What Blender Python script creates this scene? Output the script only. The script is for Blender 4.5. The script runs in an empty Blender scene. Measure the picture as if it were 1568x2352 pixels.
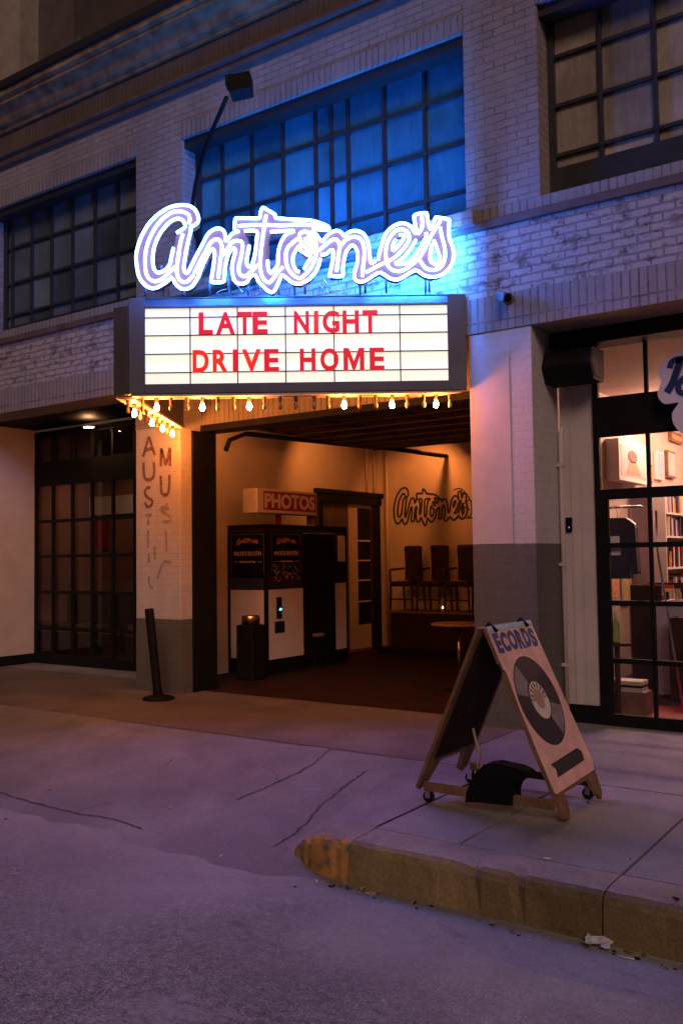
import bpy, bmesh, math, random
from mathutils import Vector, Matrix
random.seed(7)
S = bpy.context.scene
COL = S.collection
R = math.radians
# ------------------------------------------------------------------ camera
F, YAW, PITCH, ROLL = 2085.94, 0.607798, 0.0504777, -0.0133438
CAM = Vector((0.0, -7.35868, 1.5))
fw = Vector((-math.sin(YAW)*math.cos(PITCH), math.cos(YAW)*math.cos(PITCH), math.sin(PITCH)))
r0 = Vector((math.cos(YAW), math.sin(YAW), 0)); u0 = r0.cross(fw)
rt = r0*math.cos(ROLL)+u0*math.sin(ROLL); up = -r0*math.sin(ROLL)+u0*math.cos(ROLL)
cd = bpy.data.cameras.new('camera'); cam = bpy.data.objects.new('camera', cd); COL.objects.link(cam)
cam.matrix_world = Matrix(((rt.x, up.x, -fw.x, CAM.x), (rt.y, up.y, -fw.y, CAM.y), (rt.z, up.z, -fw.z, CAM.z), (0, 0, 0, 1)))
cd.sensor_fit = 'VERTICAL'; cd.sensor_height = 36; cd.lens = 36*F/2352; cd.clip_start = 0.05; cd.clip_end = 500
S.camera = cam
# ------------------------------------------------------------------ sky, street light, exposure
SUN_DIR = Vector((0.50, -0.66, 0.55)).normalized()
w = bpy.data.worlds.new('World'); S.world = w; w.use_nodes = True
nt = w.node_tree; nt.nodes.clear()
sky = nt.nodes.new('ShaderNodeTexSky'); sky.sky_type = 'NISHITA'; sky.sun_disc = False
sky.sun_elevation = R(-6.0); sky.sun_rotation = math.atan2(SUN_DIR.x, SUN_DIR.y)
bg = nt.nodes.new('ShaderNodeBackground'); bg.inputs[1].default_value = 0.04
wo = nt.nodes.new('ShaderNodeOutputWorld')
nt.links.new(sky.outputs[0], bg.inputs[0]); nt.links.new(bg.outputs[0], wo.inputs[0])
sl = bpy.data.lights.new('sun', 'SUN'); sl.energy = 0.68; sl.angle = R(26); sl.color = (1.0, 0.665, 0.575)
so = bpy.data.objects.new('sun', sl); COL.objects.link(so)
so.rotation_euler = SUN_DIR.to_track_quat('Z', 'Y').to_euler()
S.view_settings.view_transform = 'Standard'; S.view_settings.look = 'None'
S.view_settings.exposure = 0.7; S.view_settings.gamma = 1.0
S.cycles.use_denoising = True
S.cycles.max_bounces = 6; S.cycles.transparent_max_bounces = 12
S.cycles.sample_clamp_indirect = 4.0
NEON_E, PANEL_E, BULB_E = 44.0, 0.54, 420.0
HALO_E = 380.0

# ------------------------------------------------------------------ picture helpers (measure the photo on a real plane)
def ray(x, y): return fw*F + rt*(x-784) + up*(1176-y)
def atY(x, y, Y): d = ray(x, y); return CAM + d*((Y-CAM.y)/d.y)
def atX(x, y, X): d = ray(x, y); return CAM + d*((X-CAM.x)/d.x)
def atZ(x, y, Z): d = ray(x, y); return CAM + d*((Z-CAM.z)/d.z)
MT = Vector((0.8204, 0.5718, 0)).normalized(); MN = Vector((MT.y, -MT.x, 0)); MA = Vector((-3.70, -0.03, 0))
def atM(x, y, off=0.0):
    d = ray(x, y); o = MA + MN*off
    return CAM + d*(((o-CAM).dot(MN))/d.dot(MN))
# ------------------------------------------------------------------ materials
def N(t, k, **kw):
    n = t.nodes.new(k)
    for a, b in kw.items(): setattr(n, a, b)
    return n
MATS = {}
def base(name):
    m = bpy.data.materials.new(name); m.use_nodes = True; t = m.node_tree
    p = t.nodes['Principled BSDF']; MATS[name] = m; return m, t, p
def ramp(t, fac, stops):
    n = N(t, 'ShaderNodeValToRGB'); e = n.color_ramp.elements
    while len(e) < len(stops): e.new(0.5)
    for el, (q, c) in zip(e, stops):
        el.position = q; el.color = (*c, 1) if len(c) == 3 else c
    t.links.new(fac, n.inputs[0]); return n.outputs[0]
def noise(t, vec, scale, detail=4, rough=0.6, dist=0.0):
    n = N(t, 'ShaderNodeTexNoise'); n.inputs['Scale'].default_value = scale; n.inputs['Detail'].default_value = detail
    n.inputs['Roughness'].default_value = rough; n.inputs['Distortion'].default_value = dist
    if vec is not None: t.links.new(vec, n.inputs['Vector'])
    return n.outputs['Fac']
def mixc(t, fac, a, b, mode='MIX'):
    n = N(t, 'ShaderNodeMix', data_type='RGBA', blend_type=mode)
    for s, v in ((0, fac), (6, a), (7, b)):
        if isinstance(v, (int, float)): n.inputs[s].default_value = v
        elif isinstance(v, tuple): n.inputs[s].default_value = (*v, 1)
        else: t.links.new(v, n.inputs[s])
    return n.outputs[2]
def bump(t, p, h, strength=0.3, dist=0.01):
    b = N(t, 'ShaderNodeBump'); b.inputs['Strength'].default_value = strength; b.inputs['Distance'].default_value = dist
    t.links.new(h, b.inputs['Height']); t.links.new(b.outputs[0], p.inputs['Normal'])
def pos(t): return N(t, 'ShaderNodeNewGeometry').outputs['Position']
def mapped(t, sc=(1, 1, 1)):
    m = N(t, 'ShaderNodeMapping'); m.inputs['Scale'].default_value = sc
    t.links.new(pos(t), m.inputs['Vector']); return m.outputs[0]
def plain(name, col, rough=0.6, metal=0.0, var=0.25, scale=6.0, bmp=0.0, bscale=60.0, spec=0.5):
    m, t, p = base(name); P = pos(t)
    c = ramp(t, noise(t, P, scale, 5, 0.65), [(0.3, tuple(max(0, x*(1-var)) for x in col)), (0.7, tuple(min(1, x*(1+var)) for x in col))])
    t.links.new(c, p.inputs['Base Color']); p.inputs['Metallic'].default_value = metal
    p.inputs['Specular IOR Level'].default_value = spec
    rr = N(t, 'ShaderNodeMapRange'); rr.inputs[3].default_value = max(0.02, rough-0.12); rr.inputs[4].default_value = min(1, rough+0.12)
    t.links.new(noise(t, P, scale*2.3, 3), rr.inputs[0]); t.links.new(rr.outputs[0], p.inputs['Roughness'])
    if bmp: bump(t, p, noise(t, P, bscale, 4), bmp, 0.006)
    return m
def panes(name, col, px=0.43, pz=0.48, rough=0.28, var=0.45, ox=0.0, oz=0.0):
    m, t, p = base(name); P = pos(t); mp = N(t, 'ShaderNodeMapping'); mp.inputs['Rotation'].default_value = (R(90), 0, 0); mp.inputs['Location'].default_value = (ox, oz, 0)
    sx = N(t, 'ShaderNodeSeparateXYZ'); t.links.new(P, sx.inputs[0]); cx = N(t, 'ShaderNodeCombineXYZ')
    for k, src, st, of in ((0, 0, px, ox), (1, 2, pz, oz)):
        a = N(t, 'ShaderNodeMath', operation='ADD'); a.inputs[1].default_value = of; t.links.new(sx.outputs[src], a.inputs[0])
        b = N(t, 'ShaderNodeMath', operation='SNAP'); b.inputs[1].default_value = st; t.links.new(a.outputs[0], b.inputs[0]); t.links.new(b.outputs[0], cx.inputs[k])
    wn = N(t, 'ShaderNodeTexWhiteNoise'); t.links.new(cx.outputs[0], wn.inputs['Vector'])
    c = ramp(t, wn.outputs['Value'], [(0.0, tuple(x*(1-var) for x in col)), (0.5, col), (1.0, tuple(x*(1+var) for x in col))])
    c = mixc(t, 1.0, c, ramp(t, noise(t, P, 0.9, 4, 0.6), [(0.3, (0.55,)*3), (0.7, (1.3,)*3)]), 'MULTIPLY')
    c = mixc(t, 1.0, c, ramp(t, noise(t, mapped(t, (6, 6, 1.2)), 3.0, 6, 0.75), [(0.3, (0.75,)*3), (0.7, (1.15,)*3)]), 'MULTIPLY')
    t.links.new(c, p.inputs['Base Color']); p.inputs['Roughness'].default_value = rough; p.inputs['Specular IOR Level'].default_value = 0.5
    ad = N(t, 'ShaderNodeVectorMath', operation='MULTIPLY_ADD'); t.links.new(wn.outputs['Color'], ad.inputs[0]); ad.inputs[1].default_value = (0.09, 0.0, 0.09)
    ge = N(t, 'ShaderNodeNewGeometry'); t.links.new(ge.outputs['Normal'], ad.inputs[2]); nz = N(t, 'ShaderNodeVectorMath', operation='NORMALIZE'); t.links.new(ad.outputs[0], nz.inputs[0])
    t.links.new(nz.outputs[0], p.inputs['Normal'])
    return m
def glow(name, col, e, var=0.0):
    m, t, p = base(name); p.inputs['Base Color'].default_value = (*[min(1, c) for c in col], 1)
    p.inputs['Emission Color'].default_value = (*col, 1); p.inputs['Emission Strength'].default_value = e
    p.inputs['Roughness'].default_value = 0.3
    if var:
        q = ramp(t, noise(t, pos(t), 1.3, 2), [(0.3, tuple(c*(1-var) for c in col)), (0.7, col)])
        t.links.new(q, p.inputs['Emission Color'])
    return m
def brickmat(name, c1, c2, mortar, soldier=False, paint=None, paint_amt=0.5, mort=0.007, bw=0.205, rh=0.072, stain=0.35, bs=0.5, keep=0.2):
    m, t, p = base(name); P = pos(t)
    sx = N(t, 'ShaderNodeSeparateXYZ'); t.links.new(P, sx.inputs[0])
    a = N(t, 'ShaderNodeMath', operation='ADD'); t.links.new(sx.outputs[0], a.inputs[0]); t.links.new(sx.outputs[1], a.inputs[1])
    cx = N(t, 'ShaderNodeCombineXYZ')
    wob = noise(t, P, 9.0, 2); wm = N(t, 'ShaderNodeMath', operation='MULTIPLY_ADD'); t.links.new(wob, wm.inputs[0]); wm.inputs[1].default_value = 0.022
    t.links.new(sx.outputs[2], wm.inputs[2])
    if soldier: t.links.new(wm.outputs[0], cx.inputs[0]); t.links.new(a.outputs[0], cx.inputs[1])
    else: t.links.new(a.outputs[0], cx.inputs[0]); t.links.new(wm.outputs[0], cx.inputs[1])
    b = N(t, 'ShaderNodeTexBrick'); t.links.new(cx.outputs[0], b.inputs['Vector'])
    for k, v in (('Scale', 1.0), ('Brick Width', bw), ('Row Height', rh), ('Mortar Size', mort), ('Mortar Smooth', 0.25), ('Bias', 0.1)): b.inputs[k].default_value = v
    for k, v in (('Color1', c1), ('Color2', c2), ('Mortar', mortar)): b.inputs[k].default_value = (*v, 1)
    if soldier: b.offset = 0.0
    hide = ramp(t, noise(t, P, 3.1, 6, 0.75), [(0.40, (0, 0, 0)), (0.62, (0.85,)*3)])
    col = mixc(t, hide, b.outputs['Color'], tuple((u+v)/2 for u, v in zip(c1, c2)))
    chip = ramp(t, noise(t, P, 17, 5, 0.7), [(0.66, (1, 1, 1)), (0.74, (0.55, 0.5, 0.48))])
    col = mixc(t, 0.8, col, chip, 'MULTIPLY')
    if paint:
        f = ramp(t, noise(t, mapped(t, (1, 1, 1.6)), 5.5, 8, 0.72, 0.15), [(0.5-paint_amt*0.5+0.14, (0, 0, 0)), (0.5-paint_amt*0.5+0.22, (1, 1, 1))])
        col = mixc(t, f, col, mixc(t, 0.12, mixc(t, b.outputs['Fac'], paint, tuple(x*keep*1.2 for x in paint)), col))
    st = ramp(t, noise(t, mapped(t, (1.2, 1.2, 0.35)), 1.4, 6, 0.7), [(0.25, (1-stain,)*3), (0.75, (1.1, 1.1, 1.1))])
    col = mixc(t, 1.0, col, st, 'MULTIPLY')
    fn = ramp(t, noise(t, P, 42, 3, 0.7), [(0.2, (0.8,)*3), (0.8, (1.1,)*3)])
    col = mixc(t, 1.0, col, fn, 'MULTIPLY')
    t.links.new(col, p.inputs['Base Color']); p.inputs['Roughness'].default_value = 0.8
    h = N(t, 'ShaderNodeMath', operation='MULTIPLY_ADD'); t.links.new(b.outputs['Fac'], h.inputs[0]); h.inputs[1].default_value = -1.0
    t.links.new(noise(t, P, 55, 3), h.inputs[2])
    bump(t, p, h.outputs[0], bs, 0.008)
    return m
def glassmat(name, tint=(1, 1, 1), refl=0.08, rough=0.02):
    m = bpy.data.materials.new(name); m.use_nodes = True; t = m.node_tree; t.nodes.clear()
    o = N(t, 'ShaderNodeOutputMaterial'); mx = N(t, 'ShaderNodeMixShader'); tr = N(t, 'ShaderNodeBsdfTransparent'); g = N(t, 'ShaderNodeBsdfGlossy')
    tr.inputs[0].default_value = (*tint, 1); g.inputs['Roughness'].default_value = rough
    fr = N(t, 'ShaderNodeLayerWeight'); fr.inputs[0].default_value = 0.5; pw = N(t, 'ShaderNodeMath', operation='POWER'); pw.inputs[1].default_value = 4.0; t.links.new(fr.outputs['Facing'], pw.inputs[0])
    ma = N(t, 'ShaderNodeMath', operation='MULTIPLY_ADD'); ma.inputs[1].default_value = 0.6; ma.inputs[2].default_value = refl*0.4; t.links.new(pw.outputs[0], ma.inputs[0]); t.links.new(ma.outputs[0], mx.inputs[0]); t.links.new(tr.outputs[0], mx.inputs[1]); t.links.new(g.outputs[0], mx.inputs[2])
    t.links.new(mx.outputs[0], o.inputs[0]); return m

M = {}
M['brick'] = brickmat('painted_brick', (0.38, 0.335, 0.315), (0.31, 0.272, 0.257), (0.185, 0.16, 0.15), mort=0.0065, bs=0.9)
M['brick_old'] = brickmat('worn_painted_brick', (0.17, 0.125, 0.115), (0.30, 0.24, 0.22), (0.07, 0.055, 0.05), paint=(0.50, 0.455, 0.445), paint_amt=0.46, stain=0.3, bs=1.3, mort=0.010, keep=0.5)
M['soldier'] = brickmat('soldier_brick', (0.34, 0.30, 0.29), (0.28, 0.25, 0.235), (0.115, 0.098, 0.094), soldier=True, mort=0.009, bw=0.6)
M['white_brick'] = brickmat('white_painted_brick', (0.56, 0.51, 0.49), (0.52, 0.47, 0.46), (0.42, 0.38, 0.37), mort=0.004, stain=0.25, bs=0.35)
M['grey_brick'] = brickmat('grey_painted_brick', (0.13, 0.12, 0.10), (0.115, 0.105, 0.09), (0.085, 0.078, 0.068), mort=0.004, stain=0.3, bs=0.35)
M['brown_trim'] = plain('brown_trim', (0.11, 0.075, 0.065), 0.7, var=0.35, scale=5, bmp=0.2)
M['cornice'] = plain('cornice_paint', (0.27, 0.18, 0.10), 0.9, var=0.55, scale=4.5, bmp=0.7, bscale=18, spec=0.1)
M['frieze'] = brickmat('frieze_brick', (0.15, 0.11, 0.095), (0.12, 0.09, 0.08), (0.06, 0.05, 0.045), soldier=True, bw=0.7, mort=0.008)
M['coping'] = plain('dark_coping', (0.015, 0.014, 0.014), 0.8)
M['black'] = plain('black_steel', (0.008, 0.0075, 0.0075), 0.6, var=0.3, scale=4, bmp=0.08, spec=0.15)
M['dark_frame'] = plain('dark_window_frame', (0.025, 0.026, 0.03), 0.5, var=0.3)
M['cream_wall'] = plain('cream_plaster', (0.46, 0.37, 0.31), 0.8, var=0.10, scale=2.0, bmp=0.12, bscale=30)
M['pale_wall'] = plain('pale_panel', (0.50, 0.43, 0.40), 0.7, var=0.12, scale=2.5, bmp=0.06)
M['hall_ceiling'] = plain('hall_ceiling', (0.10, 0.06, 0.045), 0.8)
M['hall_floor'] = plain('red_brown_floor', (0.026, 0.009, 0.0055), 0.7, var=0.5, scale=3, bmp=0.15, spec=0.15)
M['wood'] = plain('weathered_wood', (0.17, 0.085, 0.04), 0.65, var=0.45, scale=9, bmp=0.25, bscale=35)
M['dark_wood'] = plain('dark_wood', (0.032, 0.013, 0.009), 0.6, var=0.4, scale=7, spec=0.2)
M['brass'] = plain('brass', (0.65, 0.42, 0.15), 0.28, metal=1.0)
M['chrome'] = plain('chrome', (0.6, 0.6, 0.6), 0.2, metal=1.0)
M['marquee_metal'] = plain('marquee_metal', (0.075, 0.066, 0.066), 0.5, var=0.2, scale=3, bmp=0.1)
M['soffit'] = plain('soffit_white', (0.55, 0.47, 0.40), 0.5, var=0.15)
M['panel'] = glow('lit_panel', (1.0, 0.95, 0.80), PANEL_E, 0.10)
M['letter_red'] = glow('red_letter', (0.62, 0.006, 0.018), 0.5)
M['letter_orange'] = glow('orange_red_letter', (0.80, 0.018, 0.010), 0.5)
M['neon'] = glow('neon_tube_light', (0.055, 0.20, 1.0), NEON_E)
M['added_back_glow'] = glow('added_back_glow_light', (0.02, 0.21, 1.0), HALO_E)  # for the added tubes hidden behind the letters
M['neon_body'] = plain('lavender_enamel', (0.20, 0.044, 0.020), 0.5, var=0.05, scale=2, spec=0.05)
M['bulb_on'] = glow('lit_bulb', (1.0, 0.26, 0.04), BULB_E)
M['bulb_off'] = plain('amber_bulb_glass', (0.22, 0.13, 0.07), 0.12, var=0.1)
M['bulb_white'] = plain('frosted_bulb', (0.5, 0.40, 0.30), 0.4, var=0.1)
M['glass'] = glassmat('shop_glass')
M['pane_blue'] = panes('neon_tinted_pane', (0.032, 0.16, 0.24), 0.44, 0.475, 0.28, 0.25, 0.28, -0.2)  # neon glow on the glass put into the blue base colour
M['pane_grey'] = panes('grey_painted_pane', (0.10, 0.125, 0.14), 0.43, 0.475, 0.28, 0.4, 0.03, -0.15)
M['pane_beige'] = panes('beige_pane', (0.38, 0.33, 0.27), 0.465, 0.45, 0.3, 0.25, 0.175, -0.09)  # paler beige than the panes of the other windows
M['ink'] = plain('black_paint', (0.012, 0.010, 0.010), 0.6)
M['faded_ink'] = plain('faded_red_paint', (0.16, 0.085, 0.08), 0.8, var=0.6, scale=22)
M['faded_grey'] = plain('ghost_paint', (0.31, 0.26, 0.255), 0.8, var=0.35, scale=16)
M['white'] = plain('white_laminate', (0.62, 0.55, 0.52), 0.45, var=0.06)
M['navy'] = plain('navy_vinyl', (0.012, 0.022, 0.07), 0.5)
M['blue_ink'] = plain('blue_lettering', (0.02, 0.05, 0.22), 0.6, var=0.5, scale=40)
M['red_paint'] = plain('red_paint', (0.30, 0.006, 0.010), 0.5)
M['cream_ink'] = plain('cream_ink', (0.55, 0.36, 0.24), 0.6, var=0.4, scale=50)
M['pink_ink'] = plain('salmon_ink', (0.60, 0.22, 0.15), 0.6, var=0.4, scale=50)
M['curtain'] = plain('black_curtain', (0.006, 0.006, 0.007), 0.95, bmp=0.35, bscale=25, spec=0.08)
M['poster'] = plain('sun_bleached_poster', (0.72, 0.43, 0.41), 0.55, var=0.20, scale=7)
M['pale_blue'] = plain('pale_blue_strip', (0.34, 0.52, 0.72), 0.5, var=0.25, scale=30)
M['board_back'] = plain('dark_brown_board', (0.022, 0.013, 0.009), 0.8, var=0.4, scale=8, bmp=0.3, spec=0.15)
M['vinyl'] = plain('black_vinyl', (0.010, 0.014, 0.032), 0.45, var=0.4, scale=5)
M['vinyl_shine'] = plain('grey_print', (0.20, 0.17, 0.21), 0.5, var=0.3, scale=12)
M['label_white'] = plain('label_cream', (0.62, 0.55, 0.53), 0.6, var=0.08)
M['label_tan'] = plain('label_tan', (0.36, 0.24, 0.18), 0.6)
M['tape'] = plain('dark_tape', (0.022, 0.02, 0.025), 0.6)
M['rubber'] = plain('black_rubber', (0.007, 0.007, 0.007), 0.7, spec=0.12)
M['chair_red'] = plain('dark_red_velvet', (0.022, 0.003, 0.005), 0.9, var=0.3, bmp=0.2)
M['green_led'] = glow('green_indicator', (0.05, 1.0, 0.45), 9.0)
M['candle'] = glow('candle_flame', (1.0, 0.55, 0.18), 10.0)
M['hall_lamp'] = glow('warm_lamp', (1.0, 0.40, 0.11), 12.0)
M['downlight'] = glow('downlight_glow', (1.0, 0.50, 0.22), 65.0)
M['shop_lamp'] = glow('shop_tube', (1.0, 0.54, 0.37), 110.0)
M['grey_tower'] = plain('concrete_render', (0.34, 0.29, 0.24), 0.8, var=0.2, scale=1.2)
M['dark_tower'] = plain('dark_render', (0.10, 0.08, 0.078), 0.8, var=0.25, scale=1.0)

def concrete(name, col, var=0.3, scale=1.6, speck=0.0, yellow=None):
    m, t, p = base(name); P = pos(t)
    c = ramp(t, noise(t, P, scale, 8, 0.68, 0.5), [(0.28, tuple(x*(1-var) for x in col)), (0.72, tuple(x*(1+var) for x in col))])
    big = ramp(t, noise(t, P, 0.55, 5, 0.6, 0.8), [(0.3, (0.62,)*3), (0.7, (1.2,)*3)]); c = mixc(t, 1.0, c, big, 'MULTIPLY')
    g = ramp(t, noise(t, P, 75, 5, 0.8), [(0.3, (0.6,)*3), (0.7, (1.35,)*3)])
    c = mixc(t, 1.0, c, g, 'MULTIPLY')
    s = ramp(t, noise(t, mapped(t, (1, 3.0, 1)), 3.4, 6, 0.7, 1.0), [(0.20, (0.55,)*3), (0.42, (1, 1, 1))])
    c = mixc(t, 0.9, c, s, 'MULTIPLY')
    v = N(t, 'ShaderNodeTexVoronoi'); v.inputs['Scale'].default_value = 7.0; t.links.new(P, v.inputs['Vector'])
    spots = ramp(t, v.outputs['Distance'], [(0.035, (0.35,)*3), (0.07, (1, 1, 1))])
    c = mixc(t, 0.75, c, spots, 'MULTIPLY')
    if yellow:
        f = ramp(t, noise(t, P, 9, 8, 0.78), [(0.40, (0.0,)*3), (0.54, (1, 1, 1))]); c = mixc(t, f, mixc(t, 0.6, c, (0.05, 0.03, 0.02)), mixc(t, 0.22, yellow, c))
    t.links.new(c, p.inputs['Base Color']); p.inputs['Roughness'].default_value = 0.75; p.inputs['Specular IOR Level'].default_value = 0.35
    bump(t, p, noise(t, P, 85, 5, 0.75), 0.45, 0.006)
    return m
M['sidewalk'] = concrete('sidewalk_concrete', (0.205, 0.188, 0.193), 0.26)
M['walk'] = concrete('shaded_walk_concrete', (0.135, 0.105, 0.092), 0.3, 1.2)  # shade along the facade painted in as darker concrete
M['apron'] = concrete('apron_concrete', (0.20, 0.182, 0.187), 0.25, 1.3)
M['kerb'] = concrete('kerb_concrete', (0.24, 0.20, 0.18), 0.35, 2.4)
M['kerb_face'] = concrete('kerb_face_brown', (0.19, 0.135, 0.062), 0.45, 2.0)  # olive brown face, darker than the kerb top
M['kerb_yellow'] = concrete('kerb_yellow_paint', (0.30, 0.24, 0.18), 0.3, 2.0, yellow=(0.50, 0.22, 0.015))
M['crack'] = plain('dirt_joint', (0.05, 0.038, 0.038), 0.9, var=0.5, scale=20)
def asphalt():
    m, t, p = base('asphalt'); P = pos(t)
    c = ramp(t, noise(t, P, 0.8, 7, 0.65, 0.4), [(0.3, (0.16, 0.150, 0.148)), (0.7, (0.285, 0.268, 0.262))])
    ag = mixc(t, 1.0, ramp(t, noise(t, P, 120, 3, 0.8), [(0.34, (0.30,)*3), (0.52, (0.95,)*3), (0.68, (2.6,)*3)]), ramp(t, noise(t, P, 24, 6, 0.85), [(0.34, (0.45,)*3), (0.66, (1.55,)*3)]), 'MULTIPLY')
    sx = N(t, 'ShaderNodeSeparateXYZ'); t.links.new(P, sx.inputs[0]); yn = N(t, 'ShaderNodeMath', operation='MULTIPLY_ADD'); t.links.new(noise(t, P, 0.7, 6, 0.65), yn.inputs[0]); yn.inputs[1].default_value = 2.6; t.links.new(sx.outputs[1], yn.inputs[2])
    mr = N(t, 'ShaderNodeMapRange'); mr.inputs[1].default_value = -2.55; mr.inputs[2].default_value = -3.6; mr.inputs[3].default_value = 0.22; t.links.new(yn.outputs[0], mr.inputs[0]); near = mr.outputs[0]
    c = mixc(t, 1.0, c, mixc(t, near, (1, 1, 1), ag), 'MULTIPLY')
    # pale scuffs and worn paint
    # remains of old road paint: two worn patches
    acc = noise(t, mapped(t, (2.4, 6.0, 1)), 3.6, 12, 0.85, 0.6)
    for (ppx, ppy, rad, amt) in ((300, 2330, 0.30, 0.13), (450, 2315, 0.26, 0.10), (1010, 2270, 0.4, 0.07), (1270, 2225, 0.3, 0.06), (640, 2330, 0.3, 0.08)):
        pt = atZ(ppx, ppy, -0.22); dn_ = N(t, 'ShaderNodeVectorMath', operation='DISTANCE'); t.links.new(P, dn_.inputs[0]); dn_.inputs[1].default_value = pt
        m2 = N(t, 'ShaderNodeMapRange'); m2.inputs[1].default_value = rad; m2.inputs[2].default_value = 0.1; m2.inputs[3].default_value = 0.0; m2.inputs[4].default_value = amt; t.links.new(dn_.outputs['Value'], m2.inputs[0])
        ad_ = N(t, 'ShaderNodeMath', operation='ADD'); t.links.new(acc, ad_.inputs[0]); t.links.new(m2.outputs[0], ad_.inputs[1]); acc = ad_.outputs[0]
    f = ramp(t, acc, [(0.585, (0, 0, 0)), (0.72, (0.75,)*3)])
    fm = N(t, 'ShaderNodeMath', operation='MULTIPLY'); t.links.new(f, fm.inputs[0]); t.links.new(near, fm.inputs[1]); c = mixc(t, fm.outputs[0], c, (0.46, 0.41, 0.43))
    s = ramp(t, noise(t, mapped(t, (1, 2.6, 1)), 2.2, 6, 0.7, 0.8), [(0.27, (0.45,)*3), (0.42, (1, 1, 1))])
    c = mixc(t, 0.8, c, s, 'MULTIPLY')
    t.links.new(c, p.inputs['Base Color']); p.inputs['Roughness'].default_value = 0.7; p.inputs['Specular IOR Level'].default_value = 0.35
    h = N(t, 'ShaderNodeMath', operation='ADD'); t.links.new(noise(t, P, 110, 3, 0.8), h.inputs[0]); t.links.new(noise(t, P, 30, 5, 0.7), h.inputs[1])
    ol = ramp(t, noise(t, P, 1.9, 4, 0.55, 0.3), [(0.68, (1, 1, 1)), (0.78, (0.4,)*3)]); 
    c = mixc(t, 1.0, c, ol, 'MULTIPLY'); t.links.new(c, p.inputs['Base Color'])
    hm = N(t, 'ShaderNodeMath', operation='MULTIPLY'); t.links.new(h.outputs[0], hm.inputs[0]); t.links.new(near, hm.inputs[1]); bump(t, p, hm.outputs[0], 0.9, 0.012)
    return m
M['asphalt'] = asphalt()

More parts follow.
